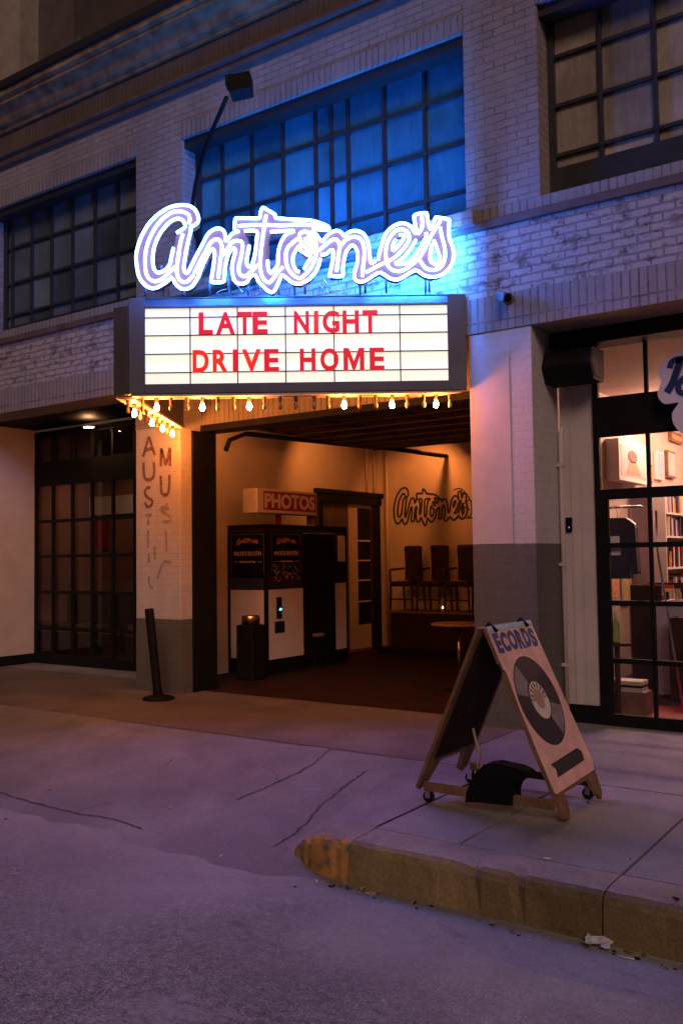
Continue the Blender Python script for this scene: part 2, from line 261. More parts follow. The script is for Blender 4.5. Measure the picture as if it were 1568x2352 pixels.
# ------------------------------------------------------------------ mesh building
class MB:
    def __init__(s): s.v = []; s.f = []; s.m = []; s.sm = []; s.mats = []
    def mi(s, m):
        if m is None: m = 'black'
        if m not in s.mats: s.mats.append(m)
        return s.mats.index(m)
    def add(s, vs, fs, m=None, smooth=False):
        o = len(s.v); s.v += [tuple(v) for v in vs]; i = s.mi(m)
        for f in fs: s.f.append([o+k for k in f]); s.m.append(i); s.sm.append(smooth)
        return s
    def box(s, x0, x1, y0, y1, z0, z1, m=None):
        return s.obox(Vector(((x0+x1)/2, (y0+y1)/2, (z0+z1)/2)), Vector((1, 0, 0)), Vector((0, 1, 0)), Vector((0, 0, 1)), abs(x1-x0)/2, abs(y1-y0)/2, abs(z1-z0)/2, m)
    def obox(s, c, a, b, d, ha, hb, hd, m=None):
        vs = [c+a*(i*ha)+b*(j*hb)+d*(k*hd) for k in (-1, 1) for j in (-1, 1) for i in (-1, 1)]
        return s.add(vs, [(0, 2, 3, 1), (4, 5, 7, 6), (0, 1, 5, 4), (2, 6, 7, 3), (0, 4, 6, 2), (1, 3, 7, 5)], m)
    def bar(s, p, q, wdt, dep, m=None, upv=Vector((0, 0, 1))):
        p = Vector(p); q = Vector(q); a = (q-p).normalized(); b = a.cross(upv)
        if b.length < 1e-4: b = a.cross(Vector((1, 0, 0)))
        b.normalize(); d = b.cross(a)
        return s.obox((p+q)/2, a, b, d, (q-p).length/2, wdt/2, dep/2, m)
    def prism(s, pts, o, a, b, n, t0, t1, m=None, mside=None):
        k = len(pts); vs = [o+a*x+b*y+n*t0 for x, y in pts]+[o+a*x+b*y+n*t1 for x, y in pts]
        s.add(vs, [list(range(k))[::-1], list(range(k, 2*k))], m)
        return s.add(vs, [(i, (i+1) % k, k+(i+1) % k, k+i) for i in range(k)], mside or m)
    def tube(s, pts, r, n=8, m=None, rs=None, closed=False):
        pts = [Vector(p) for p in pts]; k = len(pts); vs = []; prev = None
        for i, p in enumerate(pts):
            if closed: d = pts[(i+1) % k]-pts[i-1]
            else: d = pts[min(i+1, k-1)]-pts[max(i-1, 0)]
            d.normalize()
            if prev is None: b = d.orthogonal().normalized()
            else: b = (prev-d*prev.dot(d)).normalized()
            prev = b; c = d.cross(b); rr = rs[i] if rs else r
            vs += [p+(b*math.cos(2*math.pi*j/n)+c*math.sin(2*math.pi*j/n))*rr for j in range(n)]
        fs = []
        for i in range(k if closed else k-1):
            for j in range(n): fs.append((i*n+j, i*n+(j+1) % n, ((i+1) % k)*n+(j+1) % n, ((i+1) % k)*n+j))
        if not closed: fs += [list(range(n))[::-1], list(range((k-1)*n, k*n))]
        return s.add(vs, fs, m, True)
    def lathe(s, prof, c, n=20, m=None, axis=Vector((0, 0, 1)), cap=True):
        c = Vector(c); a = axis.orthogonal().normalized(); b = axis.cross(a); vs = []; k = len(prof)
        for r, h in prof: vs += [c+axis*h+(a*math.cos(2*math.pi*j/n)+b*math.sin(2*math.pi*j/n))*r for j in range(n)]
        fs = [(i*n+j, i*n+(j+1) % n, (i+1)*n+(j+1) % n, (i+1)*n+j) for i in range(k-1) for j in range(n)]
        if cap: fs += [list(range(n))[::-1], list(range((k-1)*n, k*n))]
        return s.add(vs, fs, m, True)
    def ribbon(s, pts, wdt, nrm, m=None, ws=None):
        pts = [Vector(p) for p in pts]; k = len(pts); vs = []
        for i, p in enumerate(pts):
            d = (pts[min(i+1, k-1)]-pts[max(i-1, 0)]).normalized(); b = d.cross(nrm).normalized()*((ws[i] if ws else wdt)/2); vs += [p+b, p-b]
        return s.add(vs, [(2*i, 2*i+1, 2*i+3, 2*i+2) for i in range(k-1)], m)
    def grid(s, fn, nu, nv, m=None, smooth=True):
        vs = [fn(i/nu, j/nv) for j in range(nv+1) for i in range(nu+1)]
        return s.add(vs, [(j*(nu+1)+i, j*(nu+1)+i+1, (j+1)*(nu+1)+i+1, (j+1)*(nu+1)+i) for j in range(nv) for i in range(nu)], m, smooth)
    def build(s, name, parent=None, bevel=0.0, fix=True, org=None):
        me = bpy.data.meshes.new(name); org = Vector(org) if org is not None else Vector((0, 0, 0))
        me.from_pydata([tuple(Vector(v)-org) for v in s.v], [], s.f)
        for k in s.mats: me.materials.append(M[k])
        me.polygons.foreach_set('material_index', s.m); me.polygons.foreach_set('use_smooth', s.sm)
        if fix:
            bm = bmesh.new(); bm.from_mesh(me); bmesh.ops.recalc_face_normals(bm, faces=bm.faces); bm.to_mesh(me); bm.free()
        me.update(); o = bpy.data.objects.new(name, me); COL.objects.link(o); o.location = org
        if parent is not None: o.parent = parent; o.location = org-world_loc(parent)
        if bevel:
            b = o.modifiers.new('bevel', 'BEVEL'); b.width = bevel; b.segments = 2; b.limit_method = 'ANGLE'; b.angle_limit = R(40)
        return o
def world_loc(o):
    l = Vector((0, 0, 0))
    while o is not None: l += o.location; o = o.parent
    return l
def tag(o, label=None, cat=None, group=None, kind=None):
    if label: o['label'] = label
    if cat: o['category'] = cat
    if group: o['group'] = group
    if kind: o['kind'] = kind
    return o
def thing(name, loc, label, cat, group=None):
    o = bpy.data.objects.new(name, None); COL.objects.link(o); o.location = loc; o.empty_display_size = 0.1
    return tag(o, label, cat, group)
def smoothline(pts, sub=5, closed=False):
    P = [Vector(p) for p in pts]; k = len(P); out = []
    for i in range(k if closed else k-1):
        p0 = P[i-1] if (closed or i > 0) else P[i]; p1 = P[i]; p2 = P[(i+1) % k]; p3 = P[(i+2) % k] if (closed or i+2 < k) else p2
        for j in range(sub):
            t = j/sub; out.append(0.5*((2*p1)+(p2-p0)*t+(2*p0-5*p1+4*p2-p3)*t*t+(3*p1-p0-3*p2+p3)*t**3))
    if not closed: out.append(P[-1])
    return out
def curve_mesh(name, mat, loops, o, a, b, n, extrude, parent=None, off=0.0):
    """filled flat shape with holes, given thickness; loops are lists of (x, y) in the plane o + a x + b y"""
    c = bpy.data.curves.new(name, 'CURVE'); c.dimensions = '2D'; c.fill_mode = 'BOTH'; c.extrude = extrude/2
    for L in loops:
        sp = c.splines.new('POLY'); sp.points.add(len(L)-1); sp.use_cyclic_u = True
        for q, (x, y) in zip(sp.points, L): q.co = (x, y, 0, 1)
    return curve_to_mesh(name, mat, c, o, a, b, n, extrude, parent, off)
def curve_to_mesh(name, mat, c, o, a, b, n, extrude, parent, off, fit=None):
    t = bpy.data.objects.new('temporary', c); COL.objects.link(t)
    dg = bpy.context.evaluated_depsgraph_get(); me = bpy.data.meshes.new_from_object(t.evaluated_get(dg)); me.name = name
    bpy.data.objects.remove(t); me.materials.clear(); me.materials.append(M[mat])
    if fit:
        xs = [v.co.x for v in me.vertices]; ys = [v.co.y for v in me.vertices]
        x0, x1, y0, y1 = min(xs), max(xs), min(ys), max(ys); W, H = fit
        for v in me.vertices:
            v.co.x = (v.co.x-x0)/(x1-x0)*(W if W else H*(x1-x0)/(y1-y0)); v.co.y = (v.co.y-y0)/(y1-y0)*H
    ow = Vector(o)
    for v in me.vertices:
        v.co = a*v.co.x+b*v.co.y+n*(v.co.z+off)
    for p in me.polygons: p.use_smooth = False
    me.update(); ob = bpy.data.objects.new(name, me); COL.objects.link(ob); ob.location = ow
    if parent is not None: ob.parent = parent; ob.location = ow-world_loc(parent)
    return ob
def text(name, body, mat, o, a, b, n, W, H, extrude=0.004, bold=0.02, parent=None, off=0.003, spacing=1.0):
    c = bpy.data.curves.new(name, 'FONT'); c.body = body; c.size = 1.0; c.offset = bold; c.extrude = extrude/2; c.resolution_u = 4; c.space_character = spacing
    return curve_to_mesh(name, mat, c, o, a, b, n, extrude, parent, off, fit=(W, H))
X_, Y_, Z_ = Vector((1, 0, 0)), Vector((0, 1, 0)), Vector((0, 0, 1))
LETTERS = lambda *s: [(x, y) for x, y in s]

# ================================================================== GROUND
ROAD = -0.22
g = MB()
g.grid(lambda u, v: Vector((-60+u*100, -60+v*57.2, ROAD+0.0)), 4, 4, 'asphalt')
tag(g.build('road'), kind='structure')
def zap(x, y):     # apron: level with the walk at y = -1.48, down to the gutter
    t = min(1, max(0, (-1.48-y)/1.85)); t = t*t*(3-2*t)*0.55+t*0.45
    left = min(1, max(0, (x+9.2)/1.9)); left = left*left*(3-2*left)
    return -0.213*t*left
g = MB()
def apr(u, v):
    x = -9.6+u*6.72; e = (1-v)**3; y = -3.42+v*1.94-e*(0.05*math.sin(2.9*x)+0.035*math.sin(7.3*x+1)+0.02*math.sin(17*x)+0.05); return Vector((x, y, zap(x, y) if v > 0 else ROAD-0.004))
g.grid(apr, 90, 30, 'apron')
def crack(px, wd=0.012, plane=None, sub=9, jitter=0.011):
    P = []
    for x, y in px:
        p = atZ(x, y, -0.1); p.z = zap(p.x, p.y)
        for _ in range(3): p = atZ(x, y, zap(p.x, p.y))
        P.append(p)
    L = smoothline(P, sub)
    for i, p in enumerate(L): L[i] = Vector((p.x+random.uniform(-1, 1)*jitter, p.y+random.uniform(-1, 1)*jitter, zap(p.x, p.y)+0.004))
    g.ribbon(L, wd, Z_, 'crack', ws=[wd*random.uniform(0.5, 1.3)*(0.4 if i in (0, len(L)-1) else 1) for i in range(len(L))])
crack([(545, 1838), (600, 1815), (640, 1795), (700, 1765), (735, 1740), (760, 1722)], 0.014)
crack([(0, 1820), (80, 1845), (170, 1868), (250, 1880), (325, 1905)], 0.014)
crack([(640, 1795), (628, 1772), (600, 1760)], 0.006)
crack([(170, 1868), (230, 1850), (262, 1846)], 0.007)
crack([(340, 1772), (365, 1764), (385, 1755), (400, 1740)], 0.007)
crack([(628, 1944), (690, 1905), (740, 1850), (800, 1800), (845, 1768)], 0.013)
L = [Vector((-6.75+i*0.16, -1.486+random.uniform(-1, 1)*0.006, 0.003)) for i in range(22)]; g.ribbon(L, 0.02, Z_, 'crack', ws=[random.uniform(0.010, 0.024) for _ in L])
tag(g.build('driveway'), kind='structure')
# walk along the building and the slab with the kerb
g = MB()
def slab(x0, x1, y0, y1, zt=0.0, m='sidewalk', zb=-0.3): g.box(x0, x1, y0, y1, zb, zt, m)
xs = [-40, -22, -16, -13.2, -10.6, -8.0]
J = 0.006
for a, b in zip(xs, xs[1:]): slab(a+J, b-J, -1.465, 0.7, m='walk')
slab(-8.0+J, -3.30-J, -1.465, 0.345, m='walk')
for a, b in ((-3.30, -1.42), (-1.42, 0.5), (0.5, 3), (3, 20)): slab(a+J, b-J, -1.465, 0.7)
for a, b in ((-2.80, -2.27), (-2.27, -1.42), (-1.42, -0.3), (-0.3, 1.2), (1.2, 3.5), (3.5, 20)):
    slab(a+J, b-J, -3.055, -1.485)
for a, b in ((-40, -20), (-20, -14), (-14, -9.6-J)): slab(a+J, b-J, -3.4, -1.485)
slab(-13, 4, 0.705, 1.3, -0.004)
g.box(-2.79, 20, -3.28, -1.47, -0.32, -0.02, 'crack'); g.box(-40, 20, -1.478, 0.34, -0.32, -0.02, 'crack'); g.box(-3.08, 20, 0.34, 0.68, -0.32, -0.02, 'crack')
tag(g.build('sidewalk', bevel=0.006), kind='structure')
# flare between the walk slab and the apron
g = MB()
def flare(u, v):
    y = -1.485-v*1.82; xr = -2.806; xl = -3.41; x = xl+(xr-xl)*u
    zl = zap(-3.45, y)+0.003; e = u*u*(3-2*u)*min(1, max(0, (y+3.31)/0.25)); return Vector((x, y, zl*(1-e)-(0.008 if y < -3.05 else 0)))
g.grid(flare, 10, 20, 'sidewalk')
tag(g.build('sidewalk_flare'), kind='structure')
# kerb with rounded nose
def kerb_run(g, x0, x1, m, zdrop=lambda x: 0.0, yoff=lambda x: 0.0, n=6):
    n = max(n, int(abs(x1-x0)/0.045)) if abs(x1-x0) < 4 else n
    rk = random.Random(int(x0*100)+5); prof = [(-3.065, -0.30), (-3.065, 0.0), (-3.22, 0.0), (-3.285, -0.006), (-3.315, -0.022), (-3.330, -0.05), (-3.345, -0.24), (-3.345, -0.3)]
    k = len(prof); vs = []
    for i in range(n+1):
        x = x0+(x1-x0)*i/n; d = zdrop(x)
        chip = rk.uniform(0.006, 0.022) if rk.random() < 0.10 else 0
        for q_, (y, z) in enumerate(prof):
            jz = rk.uniform(-0.002, 0.002)-(chip if q_ in (3, 4) else 0) if q_ in (2, 3, 4, 5) else 0; jy = rk.uniform(-0.003, 0.003)+(chip if q_ in (4, 5) else 0) if q_ in (3, 4, 5) else 0
            vs.append((x, y+yoff(x)+jy, max(-0.29, z+jz-d) if z > -0.2 else z))
    fs = [(i*k+j, i*k+j+1, (i+1)*k+j+1, (i+1)*k+j) for i in range(n) for j in range(k-1)]+[list(range(k)), list(range(n*k, n*k+k))[::-1]]
    top_f = [f for i, f in enumerate(fs) if i < n*(k-1) and (i % (k-1)) in (0, 1, 2)]; face_f = [f for f in fs if f not in top_f]
    g.add(vs, top_f, 'kerb'); g.add(vs, face_f, m)
g = MB()
for a, b in ((-2.78, -1.424), (-1.416, 0.6), (0.608, 2.6), (2.608, 20)): kerb_run(g, a, b, 'kerb_face')
dz = lambda x: 0.20*(min(1, max(0, (-2.78-x)/0.56))**3.0)
yo = lambda x: 0.22*(min(1, max(0, (-2.78-x)/0.56))**2.4)
kerb_run(g, -3.33, -2.786, 'kerb_yellow', dz, yo, 12)
tag(g.build('kerb'), kind='structure')

# ================================================================== BUILDING
B = thing('brick_building', (0, 0, 0), 'long painted brick building with big steel windows behind the marquee', 'building')
HEAD = 3.50
g = MB(); wall = lambda x0, x1, z0, z1, y1=0.45, m='brick': g.box(x0, x1, 0, y1, z0, z1, m)
wall(-22, 8, 6.50, 8.0)
for a, b in ((-22, -15.4), (-11.65, -10.95), (-8.04, -7.28), (-3.69, -2.97), (1.0, 8)): wall(a, b, 4.62, 6.50)
wall(-15.4, -11.65, 4.62, 6.5, 0.3)
wall(-22, 8, 3.82, 4.43, m='brick_old')
for a, b in ((-22, -15.4), (-12.4, -11.65)): g.box(a, b, 0, 1.3, 0, HEAD, 'brick')
g.build('wall', B, bevel=0.004)
g = MB()
g.box(-22, 8, -0.012, 0.45, HEAD, 3.82, 'soldier')
g.build('lintel', B, bevel=0.004)
for a, b in ((-10.95, -8.04), (-7.28, -3.69), (-2.97, 1.0)):
    q = MB(); q.box(a, b, -0.012, 0.45, 6.33, 6.50, 'soldier'); q.build('lintel', B)
# sill soldier row and ledge
g = MB(); g.box(-22, 8, 0.0, 0.45, 4.505, 4.62, 'soldier'); g.box(-22, 8, -0.045, 0.45, 4.43, 4.505, 'brown_trim'); g.build('ledge', B, bevel=0.006)
q = MB(); q.box(-7.36, -3.56, -0.13, -0.047, 4.47, 4.60, 'brick'); q.build('sill', B, bevel=0.008)
# piers at street level: white paint above, grey below
for (x0, x1, zs) in ((-8.05, -7.33, 0.83), (-3.69, -3.09, 1.60), (1.0, 1.7, 1.2)):
    p = MB(); p.box(x0, x1, 0, 0.58, zs, HEAD, 'white_brick'); pier = p.build('pillar', B, bevel=0.006)
    p = MB(); p.box(x0-0.002, x1+0.002, -0.003, 0.583, -0.01, zs, 'grey_brick'); p.build('pillar_base', pier, bevel=0.006)
p = MB(); p.box(-8.048, -7.332, -0.006, 0.0, 3.03, HEAD, 'brick'); p.build('pillar_cap', B)
p = MB(); p.box(-3.688, -3.30, -0.005, 0.0, 1.605, 3.30, 'pale_wall'); p.build('painted_shade_patch', B)  # shadow edge on the pillar painted in as a warmer left patch
# stones of the upper part: mouldings, frieze, cornice, coping
def profile_run(name, prof, m, x0=-24, x1=9):
    q = MB(); k = len(prof); vs = [(x0, -a, z) for a, z in prof]+[(x1, -a, z) for a, z in prof]
    q.add(vs, [(j, j+1, k+j+1, k+j) for j in range(k-1)]+[list(range(k)), list(range(k, 2*k))[::-1]], m); return q.build(name, B)
profile_run('moulding', [(-0.02, 6.86), (0.05, 6.86), (0.065, 6.90), (0.045, 6.92), (0.045, 6.95), (0.09, 6.97), (0.09, 7.01), (0.05, 7.04), (-0.02, 7.05)], 'brown_trim')
q = MB(); q.box(-24, 9, -0.012, 0.0, 7.05, 7.32, 'frieze'); q.build('frieze', B)
profile_run('cornice', [(-0.02, 7.32), (0.05, 7.32), (0.06, 7.36), (0.10, 7.38), (0.13, 7.42), (0.15, 7.47), (0.22, 7.53), (0.26, 7.55), (0.26, 7.60), (0.31, 7.62), (0.31, 7.70), (-0.02, 7.70)], 'cornice')
q = MB(); q.box(-24, 9, -0.35, 0.6, 7.703, 7.80, 'coping'); q.build('coping', B)
def window(name, x0, x1, z0, z1, xs, zs, pane, rec=0.25, fr=0.06, bottom=0.0, mw=0.016, panes=True):
    q = MB(); q.box(x0, x1, rec+0.02, rec+0.03, z0, z1, pane); o = q.build(name, B)
    f = MB(); m = 'dark_frame'; y0, y1 = rec-0.03, rec+0.018
    f.box(x0, x0+fr, y0, y1, z0, z1, m); f.box(x1-fr, x1, y0, y1, z0, z1, m)
    f.box(x0+fr, x1-fr, y0, y1, z1-fr, z1, m); f.box(x0+fr, x1-fr, y0, y1, z0, z0+max(fr, bottom), m)
    f.box(x0+0.001, x1-0.001, 0.04, y0-0.002, z1-0.10, z1-0.002, m)
    for x in xs: f.box(x-mw, x+mw, y0+0.01, y1, z0+max(fr, bottom), z1-fr, m)
    for z in zs: f.box(x0+fr, x1-fr, y0+0.014, y1-0.002, z-mw, z+mw, m)
    f.build('frame', o)
    return o
window('window', -10.95, -8.04, 4.62, 6.33, (-10.78, -10.35, -9.93, -9.50, -9.06, -8.63), (5.85, 5.35, 4.90), 'pane_grey', bottom=0.12)
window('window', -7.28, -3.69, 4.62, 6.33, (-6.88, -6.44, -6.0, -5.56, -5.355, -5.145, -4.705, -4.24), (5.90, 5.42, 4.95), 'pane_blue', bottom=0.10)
window('window', -2.97, 1.0, 4.62, 6.70 if False else 6.33, (-2.5, -2.035, -1.57, -1.1, -0.6, -0.1, 0.5), (5.94, 5.49, 5.04), 'pane_beige', bottom=0.30)

# ---- garage bay: set-back lintel, jamb, rolled-up door, hall
q = MB(); q.box(-7.33, -3.69, 0.35, 0.58, 3.06, HEAD-0.003, 'soldier'); q.build('lintel', B)
q = MB(); q.box(-7.33, -3.69, 0.33, 0.60, 2.985, 3.06, 'black'); q.box(-7.33, -7.305, 0.18, 0.57, 0, 2.985, 'black'); q.box(-3.75, -3.692, 0.36, 0.62, 0, 2.985, 'black')
q.build('door_jamb', B, bevel=0.004)
gd = MB(); DZ = 3.03
for i in range(6):
    y = 0.75+i*0.44
    gd.box(-6.95, -3.8, y, y+0.09, DZ, DZ+0.05, 'black')
    for x in (-6.95, -6.0, -5.0, -4.05): gd.box(x, x+0.1, y+0.09, y+0.44, DZ+0.004, DZ+0.046, 'black')
    gd.box(-6.85, -3.9, y+0.10, y+0.43, DZ+0.02, DZ+0.03, 'hall_ceiling')
    gd.box(-6.9, -3.85, y+0.30, y+0.33, DZ-0.014, DZ-0.002, 'dark_wood')
gdo = gd.build('garage_door', B)
tr = MB(); P = [atX(490, 1000, -7.02)]
tr.tube([(-7.29, 0.72, 2.80), (-7.28, 0.78, 2.93), (-7.2, 0.98, 3.02), (-7.02, 3.4, 3.07), (-7.0, 4.1, 3.10)], 0.03, 6, 'black')
tr.tube([(-3.86, 0.66, 0.3), (-3.86, 0.66, 2.75), (-3.86, 0.95, 2.97), (-3.86, 3.4, 3.02)], 0.03, 6, 'black')
tr.tube([(-6.98, 3.5, 3.05), (-3.84, 3.5, 3.05)], 0.028, 6, 'black'); tr.build('door_track', gdo)
HX, HY, HC = -8.18, 5.5, 3.6
q = MB(); q.box(HX-0.1, HX, 0.59, HY, 0, HC, 'cream_wall'); q.box(HX-0.1, -3.55, HY, HY+0.1, 0, HC, 'cream_wall'); q.box(-3.65, -3.55, 0.59, HY, 0, HC, 'cream_wall')
q.build('hall_wall', B)
q = MB(); q.box(HX, -3.65, 0.59, HY, HC, HC+0.1, 'hall_ceiling'); q.build('hall_ceiling', B)
q = MB(); q.box(-8.28, -3.69, 0.35, HY+0.1, -0.2, -0.002, 'hall_floor'); tag(q.build('floor'), kind='structure')
q = MB(); a = atZ(908, 1031, 3.10); b = atZ(1083, 1057, 3.10); q.tube([a+(a-b)*0.2, b+(b-a)*0.3], 0.035, 8, 'black'); q.build('ceiling_pipe', B)
q = MB(); 
for yy in (5.1, 5.32): q.tube([(HX+0.03, yy, 2.5), (HX+0.03, yy, HC)], 0.02, 8, 'cream_wall')
q.tube([(-8.0, HY-0.03, 0), (-8.0, HY-0.03, HC)], 0.025, 8, 'cream_wall'); q.build('wall_conduit', B)
# dark door with glazed leaf in the left hall wall
q = MB(); d = HX+0.05
q.box(HX, d+0.03, 3.70, 5.46, 2.36, 2.52, 'black'); q.box(HX, d+0.05, 3.66, 5.50, 2.49, 2.56, 'black'); q.box(HX, d, 5.27, 5.46, 0, 2.36, 'black'); q.box(HX, d, 3.70, 3.85, 0, 2.36, 'black')
hd = q.build('hall_door', B, bevel=0.006)
q = MB(); q.box(HX+0.005, HX+0.03, 4.57, 4.80, 0.04, 2.3, 'cream_wall'); q.box(HX+0.005, HX+0.03, 5.17, 5.26, 0.04, 2.3, 'dark_wood'); q.box(HX+0.005, HX+0.03, 4.80, 5.17, 0.04, 0.42, 'cream_wall')
q.box(HX+0.004, HX+0.012, 4.80, 5.17, 0.42, 2.3, 'black'); q.box(HX+0.002, HX+0.010, 3.85, 4.57, 0.0, 2.36, 'hall_ceiling')
for z in (0.78, 1.12, 1.44, 1.76): q.box(HX+0.012, HX+0.03, 4.80, 5.17, z, z+0.025, 'cream_wall')
q.build('door_leaf', hd)

# ---- left storefront, recessed
LY = 1.25
q = MB(); q.box(-11.65, -8.05, 0.45, 1.3, HEAD, HEAD+0.1, 'black'); q.build('recess_ceiling', B)
q = MB(); q.box(-11.648, -11.60, 0.03, LY, 0.14, HEAD-0.02, 'pale_wall'); q.box(-11.648, -11.595, 0.03, LY, 0, 0.138, 'black'); q.build('recess_panel', B)
def storefront(y, x0, x1, zt, xs, bands, rails, mw=0.022):
    q = MB(); q.box(x0, x1, y+0.02, y+0.026, 0.05, zt, 'glass'); o = q.build('shop_window', B)
    f = MB()
    for z0, z1 in bands: f.box(x0, x1, y-0.03, y+0.018, z0, z1, 'black')
    for a, b, z0, z1 in xs: f.box(a, b, y-0.026, y+0.016, z0, z1, 'black')
    for z in rails: f.box(x0, x1, y-0.02, y+0.014, z-mw, z+mw, 'black')
    f.build('frame', o); return o
storefront(LY, -11.60, -8.06, HEAD-0.05, [(x-0.02, x+0.02, 0.14, 3.45) for x in (-11.18, -10.74, -10.31, -9.87, -9.43, -8.99, -8.55)]+[(-11.60, -11.55, 0, 3.45), (-8.11, -8.06, 0, 3.45)], [(3.36, 3.45), (2.63, 2.985), (0, 0.14)], [2.10, 1.58, 1.05, 0.52])
q = MB(); q.box(-18.4, -8.3, 1.3, 5.2, -0.2, 0.0, 'hall_floor'); tag(q.build('floor'), kind='structure')
M['red_room'] = plain('red_brown_plaster', (0.30, 0.13, 0.09), 0.8, var=0.2, scale=1.5)
q = MB(); q.box(-18.5, -18.4, 1.32, 5.2, 0, 3.4, 'red_room'); q.box(-18.5, -8.285, 5.2, 5.3, 0, 3.4, 'red_room'); q.box(-18.4, -8.285, 1.32, 5.2, 3.4, 3.45, 'hall_ceiling'); q.build('shop_wall', B)
# ---- right storefront, recessed
RY = 0.6; SX = -3.55
q = MB(); q.box(-3.088, 1.0, 0.45, 0.62, HEAD, HEAD+0.12, 'brown_trim'); q.box(-3.088, 1.0, 0.40, 0.66, 3.36, HEAD-0.004, 'black'); q.build('recess_ceiling', B)
q = MB(); q.box(-3.086, -2.765, RY, RY+0.06, 0.16, 3.36, 'pale_wall'); q.box(-2.99, -2.96, RY-0.008, RY, 0.16, 3.36, 'pale_wall'); q.box(-2.90, -2.765, RY-0.005, RY, 0.17, 2.3, 'pale_wall')
q.box(-3.086, -2.765, RY-0.02, RY+0.06, 0, 0.158, 'black'); q.build('recess_panel', B)
q = MB(); q.tube([(-3.055, 0.53, 0.02), (-3.055, 0.53, 2.55), (-3.055, 0.55, 2.62), (-3.05, 0.58, 2.66)], 0.022, 8, 'pale_wall')
for z in (0.5, 1.4, 2.3): q.box(-3.09, -3.03, 0.505, 0.556, z, z+0.03, 'pale_wall')
q.build('drain_pipe', B)
storefront(RY, -2.765, 1.0, 3.36, [(-2.765, -2.715, 0, 3.36), (-2.715, -2.65, 0.0, 2.03), (-2.305, -2.275, 0.10, 3.36), (-2.65, -2.50, 1.985, 2.0), (-1.86, -1.83, 0.1, 3.36), (-1.40, -1.37, 0.1, 3.36), (-0.9, -0.87, 0.1, 3.36)], [(2.543, 2.90), (1.985, 2.075), (0, 0.105)], [1.578, 1.072, 0.567])
q = MB(); q.box(-3.55, 3, 0.69, 7.1, -0.2, 0.02, 'dark_wood'); tag(q.build('floor'), kind='structure')
M['shop_cream'] = plain('shop_plaster', (0.50, 0.38, 0.33), 0.8, var=0.1)
q = MB(); q.box(SX, SX+0.004, 0.66, 7.0, 0, 3.5, 'shop_cream'); q.box(SX, 3, 7.0, 7.1, 0, 3.5, 'shop_cream'); q.box(3, 3.1, 0.66, 7.1, 0, 3.5, 'shop_cream'); q.box(SX, 3.1, 0.68, 7.1, 3.40, 3.5, 'shop_cream'); q.build('shop_wall', B)

# ================================================================== MARQUEE
ML = 3.05
Bp = MA-MT*ML; Cp = Vector((-6.375, -1.80, 0)); Dp = Vector((-7.46, 0.0, 0))
MZ0, MZ1 = 3.0, 3.88
MQ = thing('marquee', (Bp.x, Bp.y, MZ0), 'white backlit marquee in a dark wedge shaped box hung with bulbs', 'marquee')
foot = [MA, Bp, Cp, Dp]
def strip(g, P, Q, R_, T, z0, z1, m): g.prism([(p.x, p.y) for p in (P, Q, R_, T)], Vector((0, 0, 0)), X_, Y_, Z_, z0, z1, m)
DEP = 0.19
q = MB(); strip(q, MA-MN*0.062-MT*0.09, Bp-MN*0.062, Bp-MN*DEP+MT*0.02, MA-MN*DEP-MT*0.27, MZ0+0.006, MZ1-0.02, 'marquee_metal'); q.build('box', MQ)
# front frame, built as four boards so that the light panel sits inside it
s0, s1 = 0.145, ML-0.165; pz0, pz1 = 3.09, 3.785
def mb(q, sa, sb, za, zb, o0, o1, m): q.obox(Bp+MT*((sa+sb)/2)+Z_*((za+zb)/2)+MN*((o0+o1)/2), MT, MN, Z_, (sb-sa)/2, abs(o1-o0)/2, (zb-za)/2, m)
q = MB(); mb(q, 0, s0, MZ0, MZ1, -0.06, 0.0, 'marquee_metal'); mb(q, s1, ML, MZ0, MZ1, -0.06, 0.0, 'marquee_metal'); mb(q, s0, s1, MZ0, pz0, -0.06, 0.0, 'marquee_metal'); mb(q, s0, s1, pz1, pz1+0.012, -0.06, 0.0, 'marquee_metal'); q.prism([(-0.06, pz1+0.013), (0.0, pz1+0.013), (-0.05, MZ1), (-0.06, MZ1)], Bp+MT*s0, MN, Z_, MT, 0, s1-s0, 'marquee_metal')  # slope of the top board added to catch the neon light
mb(q, -0.01, ML, MZ1, MZ1+0.012, -0.10, -0.045, 'marquee_metal')
q.build('frame', MQ, bevel=0.005)
AD = (Dp-Cp).normalized(); AN = Vector((AD.y, -AD.x, 0))
if AN.x < 0: AN = -AN
q = MB(); q.prism([(p.x, p.y) for p in (Bp+MT*-0.002, Cp, Dp, Dp+AN*DEP/abs(AN.x)*0+Vector((DEP, 0, 0)), Cp+AD*0.12+AN*DEP, Bp-MN*DEP)], Vector((0, 0, 0)), X_, Y_, Z_, MZ0, MZ1-0.07, 'marquee_metal'); q.build('side_box', MQ, bevel=0.004)
q = MB(); strip(q, MA-MN*0.012-MT*0.05, Bp-MN*0.012+MT*0.02, Bp-MN*(DEP-0.02)+MT*0.10, MA-MN*(DEP-0.02)-MT*0.26, MZ0-0.022, MZ0-0.001, 'soffit'); q.build('soffit', MQ)
q = MB(); strip(q, Cp+AD*0.02+AN*0.015, Dp+AN*0.015-AD*0.02, Dp+AN*(DEP-0.02)-AD*0.12, Cp+AD*0.08+AN*(DEP-0.02), MZ0-0.022, MZ0-0.001, 'soffit'); q.build('soffit', MQ)
q = MB(); mb(q, s0, s1, pz0, pz1, -0.045, -0.03, 'panel'); lp = q.build('light_panel', MQ)
px0, px1 = 333.0, 1029.0
def sM(x, y=790): return (atM(x, y)-Bp).dot(MT)
q = MB()
for x in (436, 545, 655.5, 767, 919): c = sM(x); mb(q, c-0.005, c+0.005, pz0, pz1, -0.03, -0.018, 'ink')
RZ = (3.700, 3.535, 3.365, 3.195)
